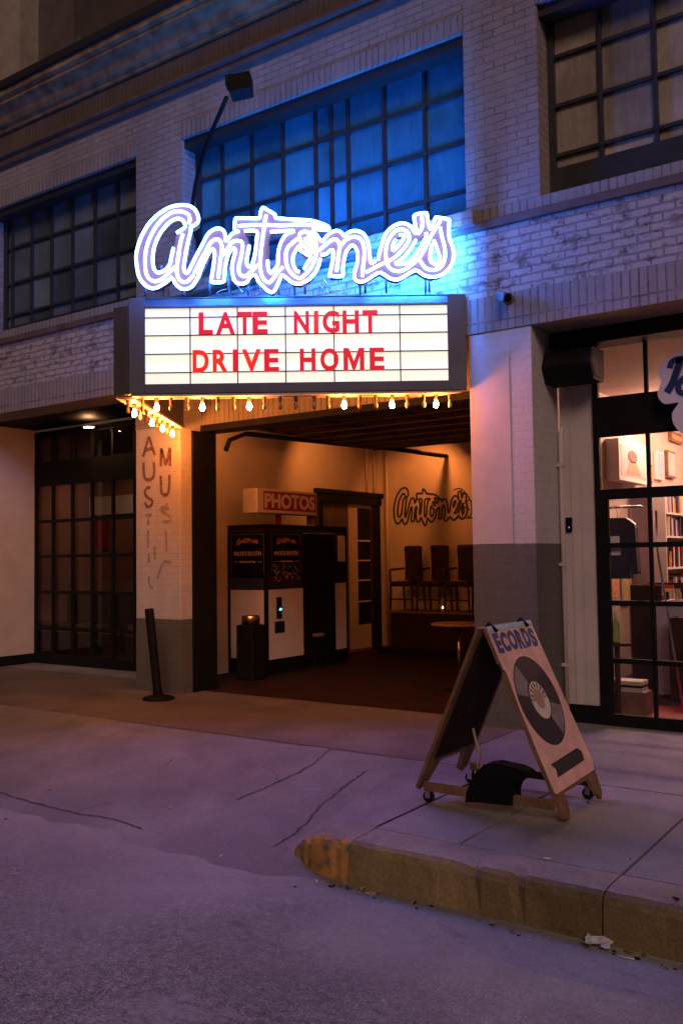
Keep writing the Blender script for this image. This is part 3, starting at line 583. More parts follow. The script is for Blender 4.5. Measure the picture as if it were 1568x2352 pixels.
for z in RZ: mb(q, s0, s1, z-0.004, z+0.004, -0.0295, -0.014, 'ink')
q.build('letter_rail', lp)
q = MB(); q.prism([(p.x, p.y) for p in (MA-MN*0.195-MT*0.28, Bp-MN*0.195+MT*0.03, Cp+AD*0.15+AN*0.18, Dp+AN*0.17-AD*0.22)], Vector((0, 0, 0)), X_, Y_, Z_, MZ1-0.12, MZ1-0.09, 'marquee_metal'); q.build('added_neon_blocker', MQ)  # unseen deck added to keep neon light off the lintel
# removable letters
rows = [('LATE', 3.538, 3.742, [(456, 489, 'r'), (496, 540, 'r'), (545, 579, 'r'), (580, 615, 'r')]),
        ('NIGHT', 3.538, 3.742, [(675, 710, 'r'), (721, 732, 'o'), (741, 780, 'r'), (787, 825, 'r'), (833, 868, 'r')]),
        ('DRIVE', 3.190, 3.398, [(442, 479, 'o'), (488, 523, 'o'), (534, 545, 'r'), (555, 599, 'o'), (606, 640, 'r')]),
        ('HOME', 3.190, 3.398, [(688, 724, 'r'), (735, 777, 'r'), (788, 836, 'r'), (848, 882, 'r')])]
for word, z0, z1, boxes in rows:
    for ch, (a, b, c) in zip(word, boxes):
        sa, sb = sM(a), sM(b)
        o = Bp+MT*sa+Z_*z0+MN*(-0.012)
        if ch == 'M':
            Wm, Hm = sb-sa, z1-z0; t_ = 0.26*Wm
            mp = [(0, 0), (0.0, Hm), (t_, Hm), (Wm/2, Hm*0.42), (Wm-t_, Hm), (Wm, Hm), (Wm, 0), (Wm-t_*0.85, 0), (Wm-t_*0.85, Hm*0.62), (Wm/2+t_*0.25, Hm*0.05), (Wm/2-t_*0.25, Hm*0.05), (t_*0.85, Hm*0.62), (t_*0.85, 0)]
            l = curve_mesh('marquee_letter', 'letter_red', [mp], o, MT, Z_, MN, 0.004)
        else: l = text('marquee_letter', ch, 'letter_red' if c == 'r' else 'letter_orange', o, MT, Z_, MN, sb-sa, z1-z0, 0.004, 0.035, None, 0.0)
        tag(l, ('deep red' if c == 'r' else 'orange red') + ' plastic letter %s in the word %s on the white marquee' % (ch, word), 'letter', 'red letters on the marquee')
# bulbs under the edges
def pear(g, c, r, m):
    prof = [(0.003, -0.076), (r*0.62, -0.071), (r*0.95, -0.056), (r, -0.044), (r*0.8, -0.026), (r*0.5, -0.010), (r*0.45, 0.0)]
    g.lathe(prof, c, 12, m)
def bulb(c, kind):
    s = MB(); s.lathe([(0.014, -0.018), (0.015, 0.016), (0.019, 0.018), (0.019, 0.03)], c, 10, 'wood'); 
    so_ = s.build('bulb_socket', MQ, org=c)
    s = MB(); pear(s, c+Vector((0, 0, -0.016)), 0.019 if kind != 'L' else 0.024, {'L': 'bulb_on', 'u': 'bulb_off', 'w': 'bulb_white'}[kind]); bo = s.build('light_bulb', so_, org=c)
    return bo
front = [(322, 'u'), (355, 'L'), (388, 'u'), (426, 'u'), (461, 'L'), (496, 'w'), (534, 'u'), (570, 'L'), (605, 'u'), (641, 'u'), (678, 'u'), (720, 'u'), (753, 'u'), (790, 'L'), (826, 'u'), (864, 'u'), (901, 'L'), (936, 'w'), (975, 'w'), (1003, 'L'), (1035, 'w')]
for x, k in front:
    s = sM(x, 905); c = Bp+MT*s-MN*0.10; c.z = MZ0-0.052
    bulb(c, k)
for i, k in enumerate('uLwuLuLwLu'):
    t = 0.06+i*0.097; c = Cp.lerp(Dp, t)+AN*0.095; c.z = MZ0-0.052
    if c.y < -0.08: bulb(c, k)

# ================================================================== NEON SIGN  (traced on the sign's own plane)
def A_(*p): return [(500+x/2.6133, 700+y/2.6133) for x, y in p]
def B_(*p): return [(1100+x/2.6133, 740+y/2.6133) for x, y in p]
def near(p): return (p[0]*0.6272, p[1]*0.6272)
NO = Bp+Z_*MZ1+MN*0.0
def toN(p):
    x, y = near(p); v = atM(x, y, 0.07)-NO; return (v.dot(MT), v.z)
o1 = A_((355,838),(290,892),(210,940),(150,945),(90,910),(40,840),(18,740),(10,640),(25,560),(50,480),(95,390),(150,310),(220,245),(300,190),(380,162),(460,155),(520,165),(570,200),(600,260),(600,310),(570,345),(528,362))
o2 = A_((528,366),(530,400),(510,480),(490,570),(475,660),(465,740),(470,785),(490,800),(510,780),(545,710),(590,620),(640,530),(680,450),(720,405),(780,378),(830,390),(855,430),(862,495),(885,475),(905,448),(935,420),(990,402))
o3 = A_((945,388),(945,340),(955,285),(985,280),(1080,280),(1178,278),(1190,230),(1205,190),(1225,182),(1270,210),(1328,245),(1335,277),(1390,283),(1480,290))+B_((0,190),(90,195),(170,215),(240,240),(270,262),(265,287),(190,285),(115,272))
o4 = B_((112,292),(150,330),(205,395),(230,370),(280,320),(340,295),(390,310),(415,345),(460,310),(520,295),(580,310),(620,350),(650,430),(660,520),(672,600),(715,578))
o5 = B_((740,570),(750,510),(775,420),(810,330),(860,270),(930,230),(990,225),(1050,255),(1085,305),(1103,312),(1090,230),(1080,165),(1100,140),(1190,125),(1205,150),(1215,220),(1235,275),(1255,250),(1280,180),(1300,168),(1400,185),(1415,200),(1410,290),(1420,380),(1450,460),(1455,540),(1440,610),(1400,670),(1340,715),(1260,735),(1180,720),(1105,672),(1050,692),(980,735),(920,760),(860,750),(800,715),(760,688))
o6 = B_((745,692),(690,725),(620,770),(560,780),(520,755),(515,700),(530,640),(545,570),(540,490),(510,440),(480,440),(440,490),(415,580),(405,660),(400,725),(290,725),(280,715),(295,640),(310,560),(312,490),(292,478),(250,515),(195,525))
o7 = B_((192,560),(170,640),(130,710),(80,760),(20,790))+A_((1568,905),(1500,895),(1440,850),(1400,822),(1385,840),(1360,900),(1330,960),(1300,985),(1260,970),(1210,920),(1170,880),(1150,830),(1135,818))
o8 = A_((1128,818),(1090,842),(1060,890),(1010,905),(960,890),(930,830),(920,760),(930,680),(950,610),(950,575),(930,570),(900,600),(870,680),(855,760),(850,840),(835,885),(740,890),(725,870),(735,790),(750,690),(755,610),(740,575),(710,600),(670,670),(630,760),(600,840),(550,920),(500,950),(440,950),(390,910),(362,860))
holes = [A_((395,420),(470,370),(470,330),(445,295),(400,285),(340,310),(280,370),(225,450),(185,550),(170,650),(175,740),(200,790),(240,795),(290,770),(330,720),(345,650),(365,560),(380,450)),
 A_((1040,402),(1155,405),(1155,480),(1145,580),(1125,680),(1100,738),(1070,735),(1060,680),(1075,600),(1085,540),(1065,460)),
 A_((1285,410),(1510,400),(1440,430),(1390,500),(1360,600),(1355,715),(1330,760),(1290,800),(1265,760),(1260,680),(1270,560)),
 B_((35,660),(70,600),(103,545),(70,525),(30,500),(0,480))+A_((1560,545),(1525,590),(1500,650),(1503,720),(1530,775),(1560,790))+B_((5,690),),
 B_((70,350),(110,400),(125,450),(100,440),(60,400),(45,365)),
 B_((940,335),(985,340),(975,380),(930,440),(885,480),(880,440),(905,380)),
 B_((1195,315),(1195,350),(1160,420),(1110,500),(1060,570),(1000,605),(905,610),(940,585),(1000,530),(1060,450),(1100,380),(1150,350)),
 B_((1270,385),(1300,470),(1325,560),(1310,610),(1270,610),(1235,570),(1240,480),(1255,420))]
centre = [A_((510,330),(520,290),(500,240),(430,215),(350,225),(270,280),(200,360),(140,470),(105,580),(95,700),(105,800),(140,860),(200,880),(270,850),(330,790),(385,740)),
 A_((455,430),(430,520),(415,620),(400,720),(395,760),(405,830),(440,880),(490,885),(530,850),(560,820)),
 A_((565,800),(620,690),(670,600),(720,510),(770,480),(810,500),(825,560),(815,650),(800,760),(790,850)),
 A_((830,635),(880,570),(920,510),(970,495),(1015,510),(1020,570),(1005,660),(985,740),(990,800),(1020,830),(1060,825),(1110,780),(1165,725)),
 A_((1245,250),(1230,330),(1215,450),(1200,560),(1190,670),(1190,760),(1215,850),(1265,890),(1300,870),(1350,800),(1405,745)),
 A_((980,355),(1100,345),(1250,345),(1400,348))+B_((0,235),(80,240),(200,245),(250,252)),
 A_((1540,475),(1490,520),(1450,560),(1430,640),(1445,740),(1490,810),(1540,845))+B_((5,745),(50,710),(100,650),(140,570),(155,490),(150,420),(120,350),(60,305),(10,312),(-8,350),(20,420),(80,480),(140,497)),
 B_((175,485),(240,430),(290,390),(330,375),(365,400),(375,450),(365,520),(355,600),(345,680)),
 B_((385,440),(430,385),(490,355),(550,360),(590,400),(610,480),(605,570),(595,660),(590,730)),
 B_((625,690),(700,650),(800,600),(880,560),(960,490),(1020,410),(1035,350),(1010,300),(950,280),(890,310),(840,380),(815,460),(815,560),(830,620),(870,665),(930,680),(1000,660),(1080,600),(1140,540),(1190,450),(1240,350),(1300,250),(1330,200)),
 B_((1150,140),(1160,220),(1150,280),(1115,325)),
 B_((1330,265),(1345,350),(1370,450),(1375,540),(1350,620),(1290,665),(1230,665),(1180,640),(1140,580))]
NS = thing('neon_sign', tuple(NO), 'blue white neon script sign on lavender letters above the marquee', 'neon sign')
outer = [toN(p) for p in o1+o2+o3+o4+o5+o6+o7+o8]
def sm2(L, sub=3): return [(v.x, v.y) for v in smoothline([Vector((x, y, 0)) for x, y in L], sub, True)]
loops = [outer]+[sm2([toN(p) for p in h], 2) for h in holes]
curve_mesh('letter_body', 'neon_body', loops, NO, MT, Z_, MN, 0.09, NS, 0.045)
TR = 0.0132
def tubeN(L, closed=False, off=0.125, m='neon', r_=None):
    P = [NO+MT*x+Z_*z+MN*off for x, z in [toN(p) for p in L]]
    q = MB(); q.tube(smoothline(P, 4, closed), r_ or TR, 8, m, closed=closed); q.build('neon_tube' if m == 'neon' else 'added_back_tube', NS, org=P[0])
for L in (o1, o2, o3, o4, o5, o6, o7, o8): tubeN(L)
for L in holes: tubeN(L[:-1] if len(L) > 8 else L)
for L in centre: tubeN(L)
for L in (centre[2], centre[4], centre[7], centre[9], centre[11]): tubeN(L, False, -0.014, 'added_back_glow', 0.009)  # hidden tubes added to throw blue light on wall and window
for x, y0, y1 in ((335, 650, 672), (424, 665, 688), (482, 650, 686), (570, 660, 684), (640, 645, 682), (700, 640, 680), (838, 640, 676), (886, 625, 674), (985, 635, 668)):
    p = atM(x, y0, 0.045); b = Vector((p.x, p.y, MZ1))
    if p.z > MZ1+0.02:
        q = MB(); q.tube([b, p+Z_*0.03], 0.011, 6, 'marquee_metal'); q.build('support_post', NS, org=b)
for x, y, x2, y2 in ((530, 640, 560, 690), (590, 630, 600, 682), (733, 655, 748, 676), (743, 640, 760, 676), (520, 664, 495, 688), (790, 665, 745, 676), (415, 535, 440, 552)):
    p = atM(x, y, 0.03); b = atM(x2, y2, 0.02)
    if y2 > 600: b.z = MZ1+0.015
    q = MB(); q.tube(smoothline([p, (p+b)/2+MN*0.01+Z_*0.008, b], 4), 0.004, 5, 'chrome'); q.build('neon_cable', NS, org=b)
for s_ in (0.3, 0.9, 1.5, 2.1, 2.7):
    q = MB(); q.bar(NO+MT*s_-MN*0.13, NO+MT*s_+Z_*0.30+MN*0.0, 0.02, 0.02, 'marquee_metal'); q.build('back_brace', NS)

# ================================================================== WRITING PAINTED ON WALLS
def stroke(g, pts, w_, n, m): g.ribbon(smoothline(pts, 4), w_, n, m)
g = MB()
LX, RX_ = -8.05, -7.33
def pl(x, y):   # picture of the left pillar, zoom (480,1550) scale 3.136
    return atY((480+x/3.136)*0.6272, (1550+y/3.136)*0.6272, -0.004)
def paint(strs, w_, m):
    w_ *= 1.2
    for s_ in strs: stroke(g, [pl(x, y) for x, y in s_], w_, Y_, m)
paint([[(140, 385), (170, 280), (200, 180), (215, 180), (245, 280), (275, 365)], [(150, 315), (200, 300), (240, 290)], [(145, 450), (148, 560), (160, 630), (200, 650), (250, 625), (268, 560), (262, 445)]], 0.034, 'faded_ink')
paint([[(225, 745), (190, 740), (158, 790), (190, 850), (245, 890), (235, 940), (195, 960), (155, 910)]], 0.03, 'faded_ink')
paint([[(345, 495), (345, 390), (350, 285)], [(350, 300), (380, 400), (400, 470), (425, 390), (448, 280)], [(448, 280), (450, 390), (447, 490)]], 0.036, 'faded_ink')
paint([[(342, 600), (345, 720), (355, 800), (390, 825), (425, 800), (440, 720), (442, 590)]], 0.034, 'faded_ink')
paint([[(420, 920), (400, 960), (350, 970), (350, 1010), (400, 1040), (455, 1080), (440, 1125), (365, 1130)], [(350, 1005), (440, 975)]], 0.03, 'faded_grey')
paint([[(170, 1060), (240, 1050)], [(200, 1070), (198, 1170)], [(197, 1230), (197, 1430)], [(205, 1490), (205, 1600)], [(400, 1240), (405, 1350), (405, 1470)], [(465, 1600), (380, 1590), (345, 1660), (300, 1780)], [(205, 1760), (215, 1860), (255, 1890)], [(270, 1420), (275, 1560)]], 0.028, 'faded_grey')
tag(g.build('painted_lettering', B), 'faded hand painted letters AUSTIN and MUSIC down the left pillar')
g = MB()
def mu(p, x0=905, x1=1072, y0=1120, y1=1209):
    sx, sy = near(p); u = (sx-320)/(1038-320); v = (sy-475)/(680-475)
    q = atY(x0+(x1-x0)*u, y0+(y1-y0)*v, HY-0.005); return q
for L, cl in [(o1+o2+o3+o4+o5+o6+o7+o8, True)]+[(h, True) for h in holes]:
    P = smoothline([mu(p) for p in L], 2, cl); g.ribbon(P+[P[0]], 0.033, Y_, 'ink')
for P in ([(1040, 1126), (1055, 1122), (1068, 1132), (1080, 1150)], [(1050, 1190), (1058, 1165), (1070, 1152), (1080, 1150), (1082, 1180), (1072, 1190), (1088, 1188)], [(1062, 1188), (1060, 1175), (1068, 1165), (1078, 1172)], [(1080, 1150), (1100, 1155)]):
    g.ribbon(smoothline([atY(x, y, HY-0.005) for x, y in P], 4), 0.02, Y_, 'ink')
tag(g.build('wall_mural', B), 'black outlined script painted on the orange hall wall')
# ghost sign patch on the left band
g = MB(); g.box(-10.6, -8.55, -0.004, 0.0, 3.86, 4.36, 'faded_grey')
# ================================================================== PHOTO BOOTH
PB = thing('photo_booth', (-7.84, 2.6, 0), 'white and black photo booth with poster panels by the hall wall', 'photo booth')
bx0, bx1, by0, by1 = HX+0.02, -7.5, 1.71, 3.55
q = MB(); q.box(bx0+0.03, bx1-0.03, by0+0.03, by1-0.03, 0, 0.2, 'black'); q.box(bx0+0.01, bx1-0.01, by0+0.01, by1-0.01, 0.2, 1.9, 'dark_wood'); q.box(bx0, bx1, by0, by1, 1.9, 1.95, 'black')
for (x, y) in ((bx1-0.02, by0+0.02), (bx0+0.02, by0+0.02), (bx1-0.02, by1-0.02)): q.box(x-0.022, x+0.022, y-0.022, y+0.022, 0.03, 1.9, 'black')
q.build('cabinet', PB, bevel=0.004)
q = MB(); q.box(bx0+0.05, bx1-0.045, by0-0.004, by0+0.01, 0.2, 1.10, 'white'); q.build('front_panel', PB)
q = MB(); q.box(bx1-0.01, bx1+0.004, by0+0.045, by0+0.77, 0.2, 1.10, 'white'); q.build('side_panel', PB)
q = MB(); q.box(bx1-0.01, bx1+0.004, by0+1.50, by1-0.045, 0.2, 1.14, 'white'); q.build('side_panel', PB)
q = MB(); q.box(bx0+0.04, bx1-0.042, by0-0.02, by0+0.01, 1.10, 1.25, 'navy'); q.build('shelf_band', PB, bevel=0.01)
q = MB(); q.box(bx1-0.01, bx1+0.004, by0+1.50, by1-0.045, 1.14, 1.45, 'black'); q.box(bx1-0.01, bx1+0.006, by0+1.62, by1-0.06, 1.45, 1.82, 'white'); q.build('notice_panel', PB)
def poster(o, a, W, H, crowd):
    n = a.cross(Z_)
    q = MB(); q.obox(o+a*W/2+Z_*H/2, a, n, Z_, W/2, 0.006, H/2, 'curtain'); pp = q.build('poster_panel', PB)
    q = MB()
    for x0_, x1_, z0_, z1_ in ((0.02, W-0.02, H-0.03, H-0.022), (0.02, 0.028, 0.03, H-0.03), (W-0.028, W-0.02, 0.03, H-0.03)):
        q.obox(o+a*(x0_+x1_)/2+Z_*(z0_+z1_)/2+n*0.007, a, n, Z_, (x1_-x0_)/2, 0.001, (z1_-z0_)/2, 'brown_trim')
    sc = W*0.62
    for L in centre:
        pts = []
        for p in L:
            sx, sy = near(p); u = (sx-320)/718; v = (680-sy)/205
            pts.append(o+a*(W*0.19+u*sc)+Z_*(H*0.70+v*H*0.14+0.05*H*math.sin(u*math.pi))+n*0.008)
        q.ribbon(smoothline(pts, 3), 0.011, n, 'pink_ink')
    q.build('poster_script', pp)
    text('poster_lettering', 'PHOTO BOOTH', 'cream_ink', o+a*W*0.12+Z_*H*0.47, a, Z_, n, W*0.76, H*0.10, 0.002, 0.02, pp, 0.008)
    q = MB()
    q.ribbon(smoothline([o+a*(W*(0.28+0.05*i))+Z_*(H*0.335+H*0.02*((i % 2)-0.5))+n*0.008 for i in range(10)], 3), 0.016, n, 'cream_ink')
    for u0, u1 in ((0.12, 0.24), (0.78, 0.90)): q.ribbon([o+a*W*u0+Z_*H*0.335+n*0.008, o+a*W*u1+Z_*H*0.335+n*0.008], 0.006, n, 'cream_ink')
    if crowd:
        for _ in range(70):
            c = o+a*random.uniform(0.06, W-0.06)+Z_*random.uniform(-0.06, H*0.27)+n*0.009; e = random.uniform(0.012, 0.035)
            q.obox(c, (a+Z_*random.uniform(-1, 1)).normalized(), n, (Z_-a*random.uniform(-.6, .6)).normalized(), e, 0.0006, e*0.5, random.choice(('label_tan', 'dark_wood', 'vinyl_shine', 'faded_ink', 'black', 'wood')))
    q.build('poster_print', pp)
poster(Vector((bx0+0.06, by0-0.012, 1.27)), X_, 0.60, 0.58, False)
poster(Vector((bx1+0.01, by0+0.07, 1.27)), Y_, 0.66, 0.58, True)
q = MB(); q.box(bx1-0.01, bx1+0.006, by0+0.06, by0+0.75, 1.10, 1.27, 'dark_wood'); q.build('photo_collage', PB)
q = MB(); q.obox(Vector((bx1+0.01, 1.955, 0.86)), X_, Y_, Z_, 0.008, 0.05, 0.14, 'curtain'); cs = q.build('coin_slot', PB, bevel=0.004)
q = MB(); q.lathe([(0.012, 0.0), (0.012, 0.012), (0.005, 0.016)], Vector((bx1+0.018, 1.965, 0.84)), 10, 'green_led', X_); q.build('indicator', cs)
q = MB(); q.obox(Vector((bx1+0.008, 1.965, 0.61)), X_, Y_, Z_, 0.006, 0.10, 0.075, 'vinyl'); q.build('photo_slot', PB, bevel=0.004)
q = MB()
def fold(u, v):
    y = by0+0.79+u*0.70; z = 0.15+v*1.68; return Vector((bx1+0.015+0.022*math.sin(u*40)*(1.1-0.5*v), y, z))
q.grid(fold, 60, 6, 'curtain'); q.build('curtain', PB)
q = MB(); q.tube([(bx1+0.02, by0+0.77, 1.84), (bx1+0.02, by0+1.51, 1.84)], 0.012, 8, 'chrome'); q.build('curtain_rod', PB)
# lit style PHOTOS sign on top of the booth
PS = thing('photo_sign', (-7.5, 2.0, 2.05), 'white box sign reading PHOTOS in red above the photo booth', 'sign')
sa, sb = 1.40, 2.66
q = MB(); q.box(-7.62, -7.38, sa, sb, 2.085, 2.395, 'white'); q.build('sign_box', PS, bevel=0.008)
q = MB(); q.box(-7.38, -7.374, sa+0.12, sb-0.03, 2.125, 2.365, 'red_paint'); q.build('sign_face', PS)
text('sign_lettering', 'PHOTOS', 'label_white', Vector((-7.374, sa+0.14, 2.15)), Y_, Z_, X_, 1.06, 0.19, 0.003, 0.035, PS, 0.003)
q = MB(); q.box(-7.56, -7.50, 1.98, 2.03, 1.95, 2.09, 'red_paint'); q.build('sign_bracket', PS)
q = MB(); q.box(-7.56, -7.44, 2.665, 2.78, 1.96, 2.34, 'faded_ink'); q.build('sign_bracket', PS)

# bin and stool
c = atZ(577, 1560, 0.0); c.z = 0
TB = thing('trash_bin', tuple(c), 'black square bin with a brass swing top by the photo booth', 'bin')
q = MB(); q.box(c.x-0.135, c.x+0.135, c.y-0.13, c.y+0.13, 0.0, 0.68, 'black'); q.build('body', TB, bevel=0.02)
q = MB(); q.lathe([(0.115, 0.682), (0.115, 0.79), (0.11, 0.795), (0.095, 0.792), (0.095, 0.69)], c, 28, 'brass'); q.build('rim', TB)
c = Vector((-7.45, 2.72, 0)) ; c = atZ(723, 1532, 0); c.z = 0
ST = thing('stool', tuple(c), 'low round stool on one chrome post in front of the black curtain', 'stool')
q = MB(); q.lathe([(0.02, 0.415), (0.135, 0.415), (0.15, 0.43), (0.15, 0.455), (0.14, 0.468), (0.0, 0.472)], c, 24, 'wood'); q.build('seat', ST)
q = MB(); q.lathe([(0.022, 0.02), (0.022, 0.416)], c, 12, 'chrome'); q.build('post', ST)
q = MB(); q.lathe([(0.14, 0.0), (0.14, 0.012), (0.05, 0.024), (0.02, 0.03)], c, 24, 'black'); q.build('base', ST)

# counter with chairs on it, round table, candle
cz = 0.66
CT = thing('counter', (-6.4, 5.1, 0), 'dark wooden platform against the hall wall carrying chairs', 'counter')
q = MB(); q.box(-7.55, -3.7, 4.80, 5.44, 0.10, cz-0.03, 'dark_wood'); q.build('body', CT)
q = MB(); q.box(-7.60, -3.7, 4.76, 5.47, cz-0.03, cz, 'wood'); q.build('top', CT, bevel=0.006)
q = MB(); q.box(-7.72, -3.7, 4.66, 5.44, 0.0, 0.10, 'black'); q.build('plinth', CT)
CH_GROUP = 'chairs standing on the hall platform'
def make_chair(c, label):
    t = thing('chair', tuple(c), label, 'chair', CH_GROUP)
    q = MB(); q.grid(lambda u, v: c+Vector((-0.15+0.30*u, 0.17+0.05*v+0.02*math.sin(u*3.14), 0.47+0.54*v)), 6, 6, 'chair_red')
    q.obox(c+Vector((0, 0.20, 0.74)), X_, Vector((0, 0.98, 0.1)).normalized(), Vector((0, -0.08, 1)).normalized(), 0.155, 0.03, 0.28, 'chair_red'); q.build('backrest', t, bevel=0.03, org=c)
    q = MB(); q.box(c.x-0.2, c.x+0.2, c.y-0.22, c.y+0.2, c.z+0.38, c.z+0.46, 'chair_red'); q.build('seat', t, bevel=0.025, org=c)
    for sx in (-1, 1):
        q = MB(); q.tube([c+Vector((sx*0.19, -0.19, 0.4)), c+Vector((sx*0.20, -0.2, 0.0))], 0.017, 8, 'dark_wood'); q.build('leg', t, org=c)
        q = MB(); q.tube([c+Vector((sx*0.18, 0.18, 0.44)), c+Vector((sx*0.19, 0.22, 0.0))], 0.017, 8, 'dark_wood'); q.build('leg', t, org=c)
        q = MB(); q.tube(smoothline([c+Vector((sx*0.17, 0.18, 0.66)), c+Vector((sx*0.22, 0.02, 0.645)), c+Vector((sx*0.22, -0.16, 0.63)), c+Vector((sx*0.2, -0.18, 0.45))], 4), 0.018, 8, 'dark_wood'); q.build('armrest', t, org=c)
    q = MB()
    for z in (0.18,): q.bar(c+Vector((-0.19, -0.195, z)), c+Vector((0.19, -0.195, z)), 0.02, 0.025, 'dark_wood')
    q.build('stretcher', t, org=c)
    return t
def copy_tree(o, parent=None):
    n = o.copy(); COL.objects.link(n)
    if parent is not None: n.parent = parent
    for ch in list(o.children): copy_tree(ch, n)
    return n
ch0 = make_chair(Vector((-7.38, 5.05, cz)), 'dark red armchair on the platform nearest the hall corner')
for i, (x, rz, lb) in enumerate(((-6.90, 0.0, 'dark red armchair on the platform behind the candle, second from the corner'), (-6.42, 0.05, 'dark red armchair on the platform partly hidden by the white pillar'), (-5.94, -0.2, 'armchair at the pillar edge end of the platform row'))):
    k = copy_tree(ch0); k.location.x = x; k.rotation_euler.z = rz; k['label'] = lb
cc = atZ(1016, 1400, cz); cc.y = 4.84; cc = Vector((atY(1016, 1395, 4.84).x, 4.84, cz))
CN = thing('candle', tuple(cc), 'small glowing votive candle on the dark platform edge', 'candle')
q = MB(); q.lathe([(0.028, 0.0), (0.034, 0.01), (0.036, 0.06), (0.032, 0.062), (0.03, 0.012)], cc, 14, 'bulb_white'); q.build('cup', CN)
q = MB(); q.lathe([(0.004, 0.02), (0.016, 0.035), (0.012, 0.06), (0.002, 0.09)], cc, 10, 'candle'); q.build('flame', CN)
tc = atZ(1052, 1432, 0.74); 
RT = thing('round_table', (tc.x, tc.y, 0), 'small round table on a thin post in front of the platform', 'table')
q = MB(); q.lathe([(0.02, 0.715), (0.30, 0.715), (0.315, 0.725), (0.315, 0.74), (0.3, 0.745), (0.0, 0.745)], Vector((tc.x, tc.y, 0)), 32, 'wood'); q.build('tabletop', RT)
q = MB(); q.lathe([(0.02, 0.02), (0.02, 0.716)], Vector((tc.x, tc.y, 0)), 12, 'brass'); q.build('post', RT)
q = MB(); q.lathe([(0.2, 0.0), (0.2, 0.015), (0.03, 0.03)], Vector((tc.x, tc.y, 0)), 24, 'black'); q.build('base', RT)

# hall lamps (their own light)
def lamp(loc, label, power, col, cone=None, aim=None, size=0.04):
    loc = Vector(loc); t = thing('hall_lamp', tuple(loc), label, 'lamp')
    q = MB(); q.lathe([(0.05, 0.06), (0.055, 0.0), (0.05, -0.01), (0.045, 0.0)], loc, 14, 'black', cap=False); q.tube([loc+Z_*0.05, Vector((loc.x, loc.y, HC))], 0.012, 6, 'black'); q.build('shade', t)
    q = MB(); q.lathe([(0.005, -0.035), (0.03, -0.02), (0.03, 0.01), (0.01, 0.04)], loc, 12, 'hall_lamp'); q.build('light_bulb', t)
    L = bpy.data.lights.new('lamp_light', 'SPOT'); L.energy = power*3.2; L.color = col; L.shadow_soft_size = size; L.spot_size = R(cone); L.spot_blend = 0.75
    o = bpy.data.objects.new('lamp_light', L); COL.objects.link(o); o.location = (0, 0, -0.06); o.parent = t
    o.rotation_euler = (loc+Vector((0, 0, -0.06))-Vector(aim)).to_track_quat('Z', 'Y').to_euler()
WARM = (1.0, 0.29, 0.06)
lamp((-7.45, 1.15, 3.42), 'small black ceiling lamp over the photo booth front', 6, WARM, 105, (-8.18, 1.7, 2.7))
lamp((-6.9, 4.75, 3.40), 'small black ceiling lamp washing the wall with the script mural', 13, WARM, 115, (-7.25, 5.5, 2.45))
lamp((-7.3, 3.3, 3.42), 'small black ceiling lamp between the other two in the hall', 9, WARM, 110, (-8.18, 3.9, 2.6))

# ================================================================== SIGHTS ON THE FACADE
# floodlight on a bent arm
lo = atY(550, 200, -0.95); base_p = Vector((-7.12, -0.005, 5.55))
FL = thing('floodlight', tuple(base_p), 'black floodlight on a long arm reaching over the neon sign', 'floodlight')
q = MB(); el = atY(520, 225, -0.92); q.tube(smoothline([base_p+Vector((0, 0.22, -0.55)), base_p+Vector((0, 0.0, -0.2)), atY(462, 370, -0.30), el], 5), 0.023, 8, 'black'); q.build('arm', FL)
q = MB(); q.obox(lo+Vector((0.02, 0, 0)), Vector((0.82, 0.4, 0.12)).normalized(), Vector((-0.4, 0.82, -0.25)).normalized(), Vector((-0.2, 0.2, 0.95)).normalized(), 0.105, 0.07, 0.105, 'black'); q.obox(lo+Vector((-0.10, -0.02, 0.07)), Vector((0.82, 0.4, 0.12)).normalized(), Vector((-0.4, 0.82, -0.2)).normalized(), Z_, 0.04, 0.05, 0.05, 'black'); q.build('lamp_head', FL, bevel=0.012)
# security camera
sc = atY(1158, 683, -0.10)
SC = thing('security_camera', (sc.x, 0, sc.z), 'small security camera on the painted brick right of the marquee', 'camera')
q = MB(); q.lathe([(0.055, 0.0), (0.05, 0.02), (0.02, 0.025), (0.018, 0.09)], Vector((sc.x, 0, sc.z)), 16, 'brown_trim', -Y_); q.build('bracket', SC)
q = MB(); q.obox(sc+Vector((0, -0.02, 0.0)), Vector((0.7, -0.6, -0.35)).normalized(), Vector((0.6, 0.75, 0)).normalized(), Vector((0.3, -0.2, 0.93)).normalized(), 0.085, 0.04, 0.042, 'marquee_metal'); q.build('housing', SC, bevel=0.012)
q = MB(); q.lathe([(0.034, 0.0), (0.034, 0.01), (0.02, 0.02)], sc+Vector((0.062, -0.073, -0.03)), 14, 'curtain', Vector((0.7, -0.6, -0.35)).normalized()); q.build('lens', SC)
# stub bolt on pillar
# roller box at the right shop
q = MB(); hexp = [(-0.20, -0.08), (-0.16, -0.15), (0.08, -0.15), (0.16, -0.01), (0.10, 0.13), (-0.20, 0.14)]
RB = thing('shutter_box', (-3.0, 0.35, 3.1), 'dark brown angled box under the shop soffit beside the window', 'shutter box')
q.prism([(-a, b) for a, b in hexp], Vector((-3.085, 0.36, 3.17)), Y_, Z_, X_, 0.002, 0.44, 'brown_trim', 'black'); q.build('casing', RB, bevel=0.008)
q = MB(); q.prism([(-a*0.8, b*0.8) for a, b in hexp], Vector((-3.085, 0.36, 3.17)), Y_, Z_, X_, 0.443, 0.448, 'brown_trim'); q.build('end_cap', RB)
db = atY(1306, 1205, RY-0.012)
DB = thing('doorbell', tuple(db), 'small black doorbell box on the pale shop wall', 'doorbell')
q = MB(); q.obox(db, X_, Y_, Z_, 0.028, 0.014, 0.065, 'curtain'); q.build('housing', DB, bevel=0.006)
